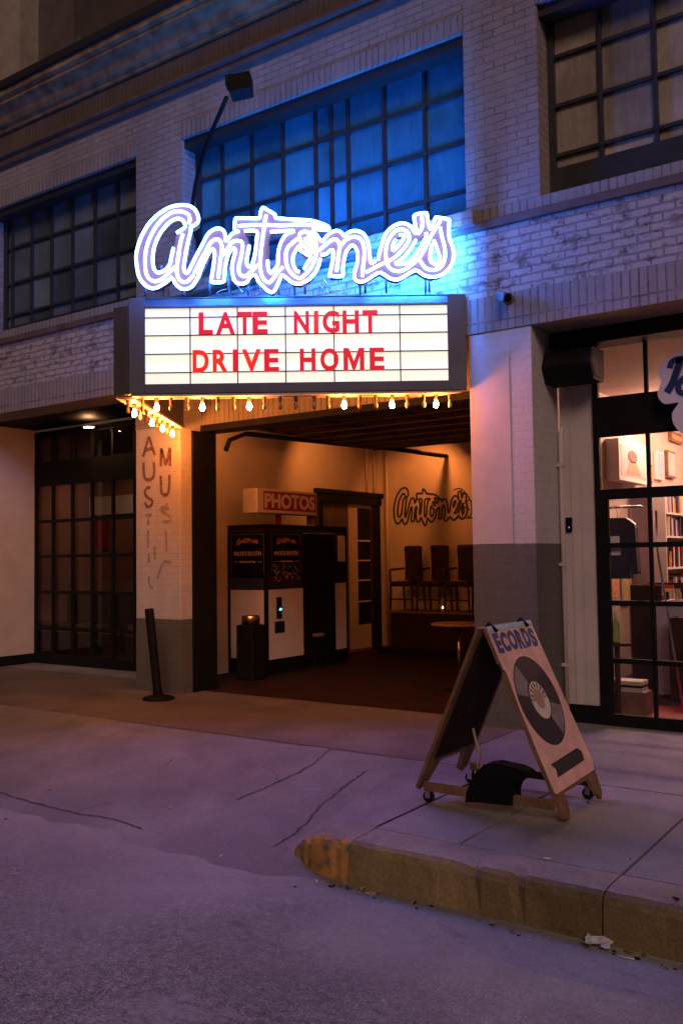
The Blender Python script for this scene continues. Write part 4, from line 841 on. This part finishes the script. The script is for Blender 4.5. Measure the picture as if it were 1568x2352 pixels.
q = MB(); q.lathe([(0.014, 0.0), (0.012, 0.006)], db+Vector((0, -0.014, -0.03)), 12, 'chrome', -Y_); q.build('button', DB)
# cut out script sign at the right edge
def zb(x, y): return (1317+x*0.2133, 721.3+y*0.2133)
SY = 0.46
def sg(x, y): v = atY(*zb(x, y), SY); return (v.x, v.z)
HS = thing('shop_sign', (atY(1560, 860, SY).x, SY, atY(1560, 860, SY).z), 'white cut out sign with dark blue script letter at the right edge', 'shop sign')
ol = [(1300, 350), (1176, 395), (1080, 430), (960, 510), (915, 600), (925, 690), (950, 720), (905, 850), (930, 930), (990, 970), (1100, 955), (1130, 965), (1070, 1050), (1060, 1120), (1090, 1210), (1176, 1290), (1320, 1340), (1600, 1330), (1700, 1200), (1720, 800), (1650, 420), (1450, 330)]
curve_mesh('sign_board', 'white', [sm2([sg(x, y) for x, y in ol], 3)], Vector((0, SY, 0)), X_, Z_, -Y_, 0.03, HS, 0.0)
g = MB()
for P, wd in (([(1035, 590), (1060, 520), (1120, 490), (1150, 515)], 0.05), ([(1150, 500), (1105, 640), (1065, 750), (1005, 850)], 0.062), ([(1110, 520), (1180, 480), (1290, 490), (1330, 560), (1290, 640), (1190, 690), (1130, 770), (1140, 840), (1220, 860), (1320, 830), (1370, 740), (1300, 690), (1200, 700)], 0.05)):
    L = smoothline([Vector((sg(x, y)[0], SY-0.018, sg(x, y)[1])) for x, y in P], 5); g.ribbon(L, wd, Y_, 'navy')
g.build('sign_lettering', HS)

# ================================================================== BOLLARD
bb = Vector((-7.30, -0.37, 0)); bt = atY(343, 1400, -0.42)
BO = thing('flexible_post', tuple(bb), 'black flexible post leaning left on a round base by the pillar', 'bollard')
q = MB(); q.lathe([(0.17, 0.0), (0.17, 0.018), (0.15, 0.03), (0.07, 0.045), (0.06, 0.06)], bb, 28, 'rubber'); q.build('base', BO)
q = MB(); d = (bt-bb).normalized(); q.tube([bb+d*0.03, bb+d*0.1, bb+d*0.12, bb.lerp(bt, 0.5), bb.lerp(bt, 0.97), bt, bt+d*0.012], 0.05, 16, 'rubber', rs=[0.052, 0.052, 0.046, 0.047, 0.049, 0.049, 0.036]); q.build('post', BO)

# ================================================================== A-FRAME SIGN
AF = thing('sidewalk_sign', (-2.39, -2.12, 0), 'wooden A frame sidewalk sign with a pink poster of a vinyl record', 'sidewalk sign')
W = 0.645
def plane(top, bot):
    top = Vector(top); bot = Vector(bot); d = (bot-top); L = d.length; return top, Y_.copy(), d.normalized(), L
top, a, dn, L = plane((-2.395, -2.44, 1.075), (-1.935, -2.44, 0.03))
nf = a.cross(dn).normalized()
if nf.x < 0: nf = -nf
hb = 1.16
# plywood leaf with two legs (coordinates: along the width, down the slope)
leafp = [(0.0, 0.0), (W, 0.0), (W+0.025, hb*0.74), (W+0.03, hb*0.82), (W-0.01, hb*0.97), (W-0.06, hb), (W-0.10, hb*0.965), (W-0.13, hb*0.88), (0.13, hb*0.88), (0.10, hb*0.97), (0.05, hb), (0.0, hb*0.985), (0.0, hb*0.86), (-0.012, hb*0.6), (0.0, hb*0.56), (0.0, hb*0.26), (0.02, hb*0.24), (0.02, hb*0.205), (0.0, hb*0.19)]
q = MB(); q.prism(leafp, top, a, dn, nf, -0.022, 0.0, 'wood'); q.build('front_leaf', AF, bevel=0.003)
postp = [(0.0, -0.004), (W, -0.004), (W+0.03, hb*0.74), (W+0.035, hb*0.80), (W, hb*0.855), (0.02, hb*0.868), (0.0, hb*0.86), (0.0, hb*0.60), (0.004, hb*0.50), (0.0, hb*0.44), (0.022, hb*0.27), (0.022, hb*0.245), (0.0, hb*0.225)]
q = MB(); q.prism(postp, top, a, dn, nf, 0.001, 0.005, 'poster'); fp = q.build('poster', AF)
q = MB(); q.prism([(0, -0.004), (W, -0.004), (W, 0.028), (0, 0.028)], top, a, dn, nf, 0.0055, 0.0085, 'pale_blue'); q.build('top_strip', fp)
def disc(r0, r1, c, n, m, t, a0=0, a1=360, sy=1.0):
    k = 48; q.add([top+a*(c[0]+r*math.cos(R(a0+(a1-a0)*i/k)))+dn*(c[1]-sy*r*math.sin(R(a0+(a1-a0)*i/k)))+nf*t for i in range(k+1) for r in (r0, r1)], [(2*i, 2*i+1, 2*i+3, 2*i+2) for i in range(k)], m)
cx_, cy_ = 0.300, 0.49
RR = 0.278
q = MB(); disc(0.0, RR, (cx_, cy_), 48, 'vinyl', 0.0062)
disc(0.13, RR-0.012, (cx_, cy_), 48, 'vinyl_shine', 0.0066, 118, 165); disc(0.13, RR-0.012, (cx_, cy_), 48, 'vinyl_shine', 0.0066, 298, 345)
disc(0.0, 0.118, (cx_, cy_), 48, 'label_tan', 0.0070); disc(0.055, 0.118, (cx_, cy_), 48, 'label_white', 0.0074, 180, 360); disc(0.072, 0.112, (cx_, cy_), 48, 'label_white', 0.0074, 12, 168)
disc(0.0, 0.056, (cx_, cy_), 48, 'label_tan', 0.0082)
for i in range(7):
    an = R(158-i*22.6); c = top+a*(cx_+0.092*math.cos(an))+dn*(cy_-0.092*math.sin(an))+nf*0.008
    tdir = (a*math.sin(an)+dn*math.cos(an)).normalized(); rdir = tdir.cross(nf)
    q.obox(c, tdir, rdir, nf, 0.008, 0.014, 0.0006, 'faded_ink')
q.build('record_print', fp)
q = MB(); q.prism([(0.09, 0.85), (0.53, 0.832), (0.575, 0.862), (0.56, 0.915), (0.11, 0.932), (0.135, 0.89)], top, a, dn, nf, 0.0052, 0.0062, 'tape'); q.build('tape_patch', fp)
for ch, x0_, x1_, dy in (('E', 0.03, 0.105, 0.0), ('C', 0.115, 0.21, 0.0), ('O', 0.218, 0.325, -0.004), ('R', 0.335, 0.425, 0.0), ('D', 0.435, 0.525, -0.003), ('S', 0.532, 0.618, 0.004)):
    text('sign_lettering', ch, 'blue_ink', top+a*x0_+dn*(0.168+dy), a, -dn, nf, x1_-x0_, 0.125, 0.001, 0.055, fp, 0.0066)
# rear leaf
top2, a2, dn2, L2 = plane((-2.42, -2.47, 1.07), (-2.86, -2.47, 0.07)); nb = a2.cross(dn2).normalized()
if nb.x > 0: nb = -nb
q = MB(); q.prism([(0, 0), (W, 0), (W, L2*0.96), (W-0.06, L2), (W-0.13, L2*0.97), (W-0.16, L2*0.83), (0.17, L2*0.83), (0.11, L2*0.96), (0.03, L2), (0, L2*0.99), (0.0, L2*0.9)], top2, a2, dn2, nb, 0.0, 0.022, 'wood', 'wood')
q.prism([(0.055, 0.06), (W-0.055, 0.06), (W-0.055, L2*0.80), (0.055, L2*0.80)], top2, a2, dn2, nb, -0.008, -0.001, 'board_back'); q.build('rear_leaf', AF, bevel=0.003)
for yy in (-2.455, -1.835):
    q = MB(); q.box(-2.82, -1.99, yy-0.016, yy+0.016, 0.075, 0.125, 'wood'); q.build('base_rail', AF, bevel=0.004)
for yy in (-2.36, -1.9):
    q = MB(); q.tube([(-2.45, yy, 1.05), (-2.41, yy, 1.095), (-2.36, yy, 1.05)], 0.012, 8, 'rubber'); q.build('hinge', AF)
for cx0, cy0 in ((-2.80, -2.44), (-2.80, -1.88), (-2.01, -1.86)):
    q = MB(); q.lathe([(0.012, -0.014), (0.034, -0.013), (0.036, -0.008), (0.036, 0.008), (0.034, 0.013), (0.012, 0.014)], Vector((cx0, cy0, 0.037)), 18, 'rubber', Y_)
    q.box(cx0-0.015, cx0+0.018, cy0-0.022, cy0-0.017, 0.03, 0.085, 'chrome'); q.box(cx0-0.015, cx0+0.018, cy0+0.017, cy0+0.022, 0.03, 0.085, 'chrome'); q.build('caster', AF)
q = MB(); rc = atX(1100, 1748, -2.66); P = [rc+Vector((0, math.cos(i*math.pi/8)*0.035, math.sin(i*math.pi/8)*0.05)) for i in range(16)]
q.tube(P, 0.006, 6, 'label_tan', closed=True); q.tube(smoothline([rc+Vector((0, 0, 0.05)), rc+Vector((-0.02, 0.0, 0.12)), rc+Vector((-0.05, 0.02, 0.2))], 4), 0.01, 6, 'label_tan'); q.build('strap', AF)
# sandbag draped over the rail
bagp = [(1077, 1838), (1080, 1815), (1092, 1785), (1105, 1765), (1122, 1752), (1145, 1749), (1170, 1755), (1195, 1760), (1213, 1768), (1225, 1780), (1212, 1785), (1190, 1797), (1187, 1815), (1186, 1846), (1150, 1843), (1110, 1838)]
bagp = [(v.x, v.z) for v in (atY(x, y, -2.42) for x, y in bagp)]
q = MB(); q.prism(bagp, Vector((0, -2.42, 0)), X_, Z_, Y_, -0.055, 0.055, 'curtain'); SB = q.build('sandbag', bevel=0.03); tag(SB, 'black sandbag draped over the lower rail of the sidewalk sign', 'sandbag')

# ================================================================== LITTER
def crumple(c, r, m, seed, n=5, flat=0.4):
    rnd = random.Random(seed); q = MB()
    pts = [[c+Vector(((i/n-0.5)*2*r+rnd.uniform(-1, 1)*r*0.22, (j/n-0.5)*1.3*r+rnd.uniform(-1, 1)*r*0.22, abs(rnd.gauss(0, 1))*r*flat+0.003)) for i in range(n+1)] for j in range(n+1)]
    for j in range(n):
        for i in range(n):
            if rnd.random() < 0.9: q.add([pts[j][i], pts[j][i+1], pts[j+1][i+1], pts[j+1][i]], [(0, 1, 2), (0, 2, 3)], m)
    return q
M['film'] = plain('crinkled_film', (0.45, 0.45, 0.5), 0.12, var=0.3, scale=30, spec=1.0)
M['green_film'] = plain('green_wrapper', (0.20, 0.28, 0.08), 0.4)
p = atZ(1372, 2170, ROAD+0.01); tag(crumple(p, 0.06, 'film', 3, 5, 0.22).build('plastic_wrapper'), 'crumpled clear plastic wrapper in the gutter under the kerb joint', 'litter')
p = atZ(1383, 2158, ROAD+0.01); p.y += 0.03; tag(crumple(p, 0.03, 'green_film', 5, 3, 0.9).build('paper_scrap'), 'greenish yellow scrap sticking up behind the clear wrapper', 'litter')
for i, (x, y, zz, lb) in enumerate(((508, 1966, ROAD, 'white cigarette butt lying on the driveway foot'), (727, 2024, ROAD, 'white cigarette butt lying just below the yellow kerb end'), (1437, 2199, ROAD, 'thin white straw lying in the gutter right of the clear wrapper'), (1255, 1972, 0.0, 'tiny pale scrap on the kerb edge'))):
    p = atZ(x, y, zz+0.006); an = random.uniform(0, 3); dd = Vector((math.cos(an), math.sin(an), 0))*(0.016 if i != 2 else 0.035)
    q = MB(); q.tube([p-dd, p+dd], 0.0055 if i != 2 else 0.003, 7, 'label_white'); tag(q.build(['cigarette_butt', 'cigarette_butt', 'drinking_straw', 'paper_scrap'][i], org=p), lb, 'litter')

q = MB(); rk = random.Random(4)
for _ in range(170):
    x = rk.uniform(-3.3, 0.5); y = -3.36-abs(rk.gauss(0, 0.05)); e = rk.uniform(0.003, 0.010)
    if rk.random() < 0.25: x = rk.uniform(-6.5, 0.5); y = rk.uniform(-5.2, -1.6)
    z = (zap(x, y) if (y > -3.4 and x < -3.4) else 0.0 if (y > -3.3 and x > -2.8) else ROAD) if not (y > -3.4 and -3.4 <= x <= -2.8) else None
    if z is None: continue
    d1 = Vector((rk.uniform(-1, 1), rk.uniform(-1, 1), 0.2)).normalized(); d2 = Z_.cross(d1).normalized()
    q.obox(Vector((x, y, z+e*0.4)), d1, d2, d1.cross(d2), e*rk.uniform(0.8, 2.2), e, e*0.4, rk.choice(('crack', 'dark_wood', 'kerb', 'label_tan', 'wood')))
tag(q.build('grit'), 'loose grit and leaf crumbs scattered along the kerb and driveway', 'grit', kind='stuff')
# ================================================================== INSIDE THE RIGHT SHOP
def wallrect(x0, y0, x1, y1, X=SX+0.004):   # rectangle on the left shop wall seen from pixel corner to corner
    p = atX(x0, y0, X); r_ = atX(x1, y1, X); return p.y, r_.y, p.z, r_.z
def art(name, x0, y0, x1, y1, mats, label, cat, thick=0.05, matted=True):
    ya, yb, za, zb_ = wallrect(x0, y0, x1, y1); z1, z0 = za, zb_
    t = thing(name, (SX, ya, z0), label, cat, None)
    q = MB(); q.box(SX+0.006, SX+0.006+thick, ya, yb, z0, z1, mats[0]); q.build('frame', t, bevel=0.004)
    q = MB(); e = 0.05*(yb-ya)+0.01; q.box(SX+0.006+thick, SX+0.010+thick, ya+e, yb-e, z0+e, z1-e, mats[1]); q.build('print', t)
    return t, (SX+0.011+thick, ya, yb, z0, z1)
M['pink_print'] = plain('pink_print', (0.60, 0.42, 0.42), 0.5, var=0.15, scale=4)
M['orange_print'] = plain('orange_print', (0.62, 0.26, 0.12), 0.5, var=0.5, scale=14)
M['yellow_print'] = plain('yellow_print', (0.62, 0.46, 0.20), 0.5, var=0.3, scale=9)
M['film_grey'] = plain('grey_sleeve', (0.25, 0.25, 0.27), 0.5)
M['lilac'] = plain('lilac_board', (0.42, 0.36, 0.46), 0.5, var=0.1)
t, (fx, ya, yb, z0, z1) = art('framed_poster', 1388, 1008, 1457, 1116, ('label_white', 'pink_print'), 'large framed pink portrait poster seen through the top left shop pane', 'poster', 0.16)
q = MB()
cy0 = ya+(yb-ya)*0.45; cz0 = z0+(z1-z0)*0.62; hh = (z1-z0)
q.prism([(math.cos(R(i*18))*(yb-ya)*0.16, math.sin(R(i*18))*hh*0.16) for i in range(20)], Vector((fx, cy0, cz0)), Y_, Z_, X_, 0, 0.003, 'faded_ink')
q.prism([(-(yb-ya)*0.22, -hh*0.44), ((yb-ya)*0.3, -hh*0.44), ((yb-ya)*0.12, -hh*0.12), (-(yb-ya)*0.1, -hh*0.12)], Vector((fx, cy0, cz0)), Y_, Z_, X_, 0, 0.003, 'pink_ink'); q.build('portrait', t)
art('framed_poster', 1464, 1062, 1489, 1112, ('brown_trim', 'orange_print'), 'small orange framed print beside the big pink poster', 'poster')
art('framed_poster', 1532, 990, 1558, 1022, ('wood', 'orange_print'), 'orange framed print high up in the shop near the script sign', 'poster')
art('framed_poster', 1455, 848, 1479, 905, ('wood', 'yellow_print'), 'yellowish framed print in the upper left shop pane', 'poster')
art('wall_cabinet', 1400, 858, 1432, 908, ('chair_red', 'red_paint'), 'dark red cabinet in the upper left shop pane', 'cabinet', 0.2)
art('framed_poster', 1499, 1036, 1517, 1104, ('label_white', 'lilac'), 'pale lilac print in a white frame to the right of the pink portrait', 'poster')
art('framed_poster', 1523, 1034, 1543, 1100, ('wood', 'pink_print'), 'pink print in a wooden frame next to the shop script sign', 'poster')
art('framed_poster', 1500, 1165, 1518, 1236, ('label_white', 'red_paint'), 'red print in a white frame just above the white record shelf', 'poster')
art('framed_poster', 1440, 1168, 1484, 1238, ('label_white', 'yellow_print'), 'yellow print in a white frame behind the dark blue jacket', 'poster')
# record shelves, boards, boxes
def unit(x, y0, y1, d, z0, z1, m, label, shelves, name='record_shelf', cat='shelf'):
    t = thing(name, (x, y0, 0), label, cat)
    q = MB(); q.box(x, x+d, y0, y0+0.03, z0, z1, m); q.box(x, x+d, y1-0.03, y1, z0, z1, m); q.box(x, x+0.02, y0+0.03, y1-0.03, z0, z1, m); q.build('carcass', t)
    for z in shelves:
        q = MB(); q.box(x+0.02, x+d, y0+0.03, y1-0.03, z, z+0.025, m); q.build('shelf', t)
        q = MB(); yy = y0+0.05
        while yy < y1-0.1:
            w_ = random.uniform(0.012, 0.05); h_ = random.uniform(0.2, 0.31); q.box(x+0.04, x+d-random.uniform(0.01, 0.06), yy, yy+w_, z+0.026, z+0.026+h_, random.choice(('pink_print', 'orange_print', 'yellow_print', 'lilac', 'navy', 'label_white', 'red_paint', 'black'))); yy += w_+random.choice((0.001, 0.002, 0.03))
        rec = q.build('records', t); rec['kind'] = 'stuff'
    return t
unit(SX+0.02, 4.3, 6.3, 0.36, 0.05, 2.35, 'label_white', 'white record shelf full of coloured sleeves at the shop back', (0.1, 0.5, 0.9, 1.3, 1.7, 2.0))
unit(-2.55, 2.0, 3.4, 0.40, 0.05, 0.86, 'dark_wood', 'dark low record rack just inside the shop glass', (0.1, 0.48))
unit(-3.2, 2.9, 3.9, 0.34, 0.05, 1.15, 'dark_wood', 'dark middle record rack with yellow top boxes', (0.1, 0.45, 0.8))
q = MB(); q.box(SX+0.02, SX+0.30, 4.0, 4.05, 0.3, 2.2, 'lilac'); tag(q.build('display_board', bevel=0.006), 'pale lilac upright board behind the shop mullion', 'board')
a_ = atY(1508, 1262, 1.0); b_ = atY(1572, 1600, 0.86); b_.z = 0.02
q = MB(); q.tube([a_+Vector((0, 0.0, 0.35)), a_, b_], 0.011, 8, 'chrome'); tag(q.build('leaning_pole'), 'thin metal pole leaning behind the shop door glass', 'pole')
for (x0, y0, x1, y1, lb) in ((1397, 1232, 1422, 1250, 'white card taped above the other on the shop glass'), (1398, 1257, 1424, 1275, 'white card taped below the first on the shop glass')):
    p = atY(x0, y0, RY+0.032); r_ = atY(x1, y1, RY+0.032); q = MB(); q.box(p.x, r_.x, RY+0.030, RY+0.033, r_.z, p.z, 'label_white'); tag(q.build('notice_card'), lb, 'card')
mg = atY(1440, 1570, 1.1)
MS = thing('magazine_stack', (mg.x, mg.y, 0), 'stack of magazines on a low crate inside the shop window', 'magazines')
q = MB(); q.box(mg.x-0.17, mg.x+0.19, mg.y-0.12, mg.y+0.12, 0.02, mg.z-0.06, 'wood'); q.build('crate', MS)
for i in range(5): q = MB(); q.box(mg.x-0.15+0.01*(i % 2), mg.x+0.16, mg.y-0.1, mg.y+0.1, mg.z-0.06+i*0.02, mg.z-0.06+i*0.02+0.016, ('label_white', 'pink_print', 'black', 'yellow_print', 'label_white')[i]); q.build('magazine', MS)
q = MB(); q.box(-2.6, -1.2, 0.75, 1.7, 0.024, 0.034, 'red_paint'); tag(q.build('floor_mat'), 'red mat on the shop floor behind the glass', 'mat')
q = MB(); gb = atY(1413, 1440, 0.9); q.lathe([(0.03, -0.14), (0.034, -0.13), (0.034, 0.03), (0.013, 0.08), (0.012, 0.14)], gb, 14, 'green_film'); q.box(gb.x-0.09, gb.x+0.12, gb.y-0.06, gb.y+0.1, gb.z-0.17, gb.z-0.142, 'dark_wood'); q.box(gb.x-0.02, gb.x+0.02, gb.y, gb.y+0.04, 0.02, gb.z-0.17, 'dark_wood'); tag(q.build('bottle_stand'), 'green bottle on a dark little stand inside the shop door', 'bottle')
for k, (y0_, y1_, z0_, z1_, mm, lb) in enumerate(((3.0, 3.5, 0.95, 1.42, 'orange_print', 'orange record sleeve poster low on the shop side wall nearest the glass'), (3.62, 4.0, 0.9, 1.5, 'yellow_print', 'yellow print low on the shop side wall before the record shelf'), (3.05, 3.4, 1.52, 1.86, 'red_paint', 'red print at eye height on the shop side wall nearest the glass'))):
    t = thing('wall_print', (SX, y0_, z0_), lb, 'poster')
    q = MB(); q.box(SX+0.006, SX+0.03, y0_, y1_, z0_, z1_, 'label_white'); q.build('frame', t); q = MB(); q.box(SX+0.031, SX+0.036, y0_+0.03, y1_-0.03, z0_+0.03, z1_-0.03, mm); q.build('print', t)
JK = thing('jacket', (-3.0, 1.9, 1.2), 'dark blue jacket hanging on a rail inside the shop window', 'jacket')
q = MB(); q.prism([(-0.10, 0.62), (0.10, 0.62), (0.19, 0.55), (0.21, 0.05), (0.15, 0.04), (0.14, 0.36), (0.13, 0.0), (-0.13, 0.0), (-0.14, 0.36), (-0.15, 0.04), (-0.21, 0.05), (-0.19, 0.55)], Vector((-3.0, 1.9, 1.25)), X_, Z_, Y_, -0.05, 0.05, 'navy'); q.build('garment', JK, bevel=0.03)
q = MB(); q.tube([(-3.5, 1.9, 1.98), (-2.75, 1.9, 1.98)], 0.012, 8, 'chrome'); q.tube(smoothline([(-3.0, 1.9, 1.86), (-3.0, 1.9, 1.93), (-3.02, 1.9, 1.99), (-3.0, 1.9, 2.0)], 3), 0.004, 6, 'chrome'); q.build('rail', JK)
RBX = thing('record_bin', (-2.1, 2.4, 0), 'pale wooden bin of upright records in the middle of the shop', 'record bin')
q = MB(); q.box(-2.75, -1.2, 2.3, 2.34, 0.05, 1.0, 'lilac'); q.box(-2.75, -1.2, 2.9, 2.94, 0.05, 1.0, 'lilac'); q.box(-2.75, -2.71, 2.34, 2.9, 0.05, 1.0, 'lilac'); q.box(-2.71, -1.2, 2.34, 2.9, 0.6, 0.64, 'lilac'); q.build('bin', RBX)
q = MB(); x_ = -2.68
while x_ < -1.3:
    q.box(x_, x_+0.008, 2.36, 2.88, 0.65, 0.96+random.uniform(0, 0.06), random.choice(('pink_print', 'orange_print', 'yellow_print', 'navy', 'label_white', 'red_paint', 'film_grey'))); x_ += random.uniform(0.012, 0.05)
rec = q.build('records', RBX); rec['kind'] = 'stuff'
for x, y in ((-2.7, 4.1), (-2.3, 5.8)):
    q = MB(); q.box(x-0.6, x+0.6, y-0.05, y+0.05, 3.30, 3.36, 'shop_lamp'); d_ = q.build('diffuser'); SLp = thing('shop_light', (x, y, 3.36), 'long ceiling tube light halfway back in the shop' if y < 5 else 'long ceiling tube light at the back of the shop', 'ceiling light'); d_.parent = SLp; d_.location = -Vector(SLp.location)
    q = MB(); q.box(x-0.62, x+0.62, y-0.06, y+0.06, 3.362, 3.398, 'white'); q.build('housing', SLp)

# ================================================================== INSIDE THE LEFT SHOP
dl = atZ(204, 981, 3.38)
for x, y, lb in ((dl.x, dl.y, 'round warm downlight glowing in the ceiling of the left shop near the glass'), (-13.2, 4.3, 'added warm downlight deeper inside the left shop, left one'), (-16.0, 4.2, 'added warm downlight deeper inside the left shop, far one')):  # the two deeper ones are added to brighten the room
    DL = thing('downlight', (x, y, 3.4), lb, 'ceiling light', 'downlights in the left shop')
    q = MB(); q.lathe([(0.09, 0.0), (0.09, -0.02), (0.07, -0.022)], Vector((x, y, 3.4)), 18, 'white', cap=False); q.build('trim', DL)
    q = MB(); q.lathe([(0.07, -0.023), (0.002, -0.032)], Vector((x, y, 3.4)), 18, 'downlight', cap=False); q.build('diffuser', DL)
p = atY(200, 1148, 5.1); r_ = atY(312, 1172, 5.1)
q = MB(); q.box(p.x, r_.x, 5.16, 5.19, r_.z-0.05, p.z+0.05, 'label_white'); tag(q.build('wall_board'), 'long pale board on the back wall of the left shop', 'board')
p = atY(215, 1190, 5.1); r_ = atY(240, 1260, 5.1); q = MB(); q.box(p.x, r_.x, 5.15, 5.19, r_.z, p.z, 'red_paint'); tag(q.build('wall_banner'), 'dark red banner on the back wall of the left shop', 'banner')
LT = thing('bench', (-12.6, 2.6, 0), 'dark bench with a low back inside the left shop', 'bench')
q = MB(); q.box(-13.8, -11.4, 2.3, 2.9, 0.36, 0.46, 'dark_wood'); q.build('seat', LT, bevel=0.02)
q = MB(); q.box(-13.0, -11.4, 2.92, 3.0, 0.46, 1.0, 'dark_wood'); q.build('backrest', LT, bevel=0.02)
for x in (-13.7, -11.5):
    for y in (2.35, 2.85): q = MB(); q.box(x-0.03, x+0.03, y-0.03, y+0.03, 0, 0.36, 'black'); q.build('leg', LT)
# ================================================================== TOWER BEHIND
TW = thing('tower_block', (-30, 18, 0), 'dim tall concrete building rising behind the cornice at top left', 'building')
YT = 18.0
p0 = atY(-60, 300, YT); p1 = atY(46, 300, YT); p2 = atY(128, 300, YT)
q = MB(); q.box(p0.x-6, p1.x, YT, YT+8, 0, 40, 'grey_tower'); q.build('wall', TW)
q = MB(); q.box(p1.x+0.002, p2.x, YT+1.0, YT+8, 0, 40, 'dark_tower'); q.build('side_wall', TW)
b0 = atY(128, 98, YT); b1 = atY(182, 108, YT)
q = MB(); q.prism([(b0.x-0.4, b0.z+0.9), (b0.x, b0.z+0.9), (b1.x, b1.z+0.05), (b1.x, b1.z-0.15), (b0.x-0.4, b0.z+0.4)], Vector((0, YT+1.2, 0)), X_, Z_, Y_, 0, 4, 'dark_tower'); q.build('canopy', TW)
q = MB(); q.box(b0.x+0.01, atY(165, 120, YT).x, YT+1.6, YT+4, 0, b1.z+0.1, 'grey_tower'); q.build('annex', TW)
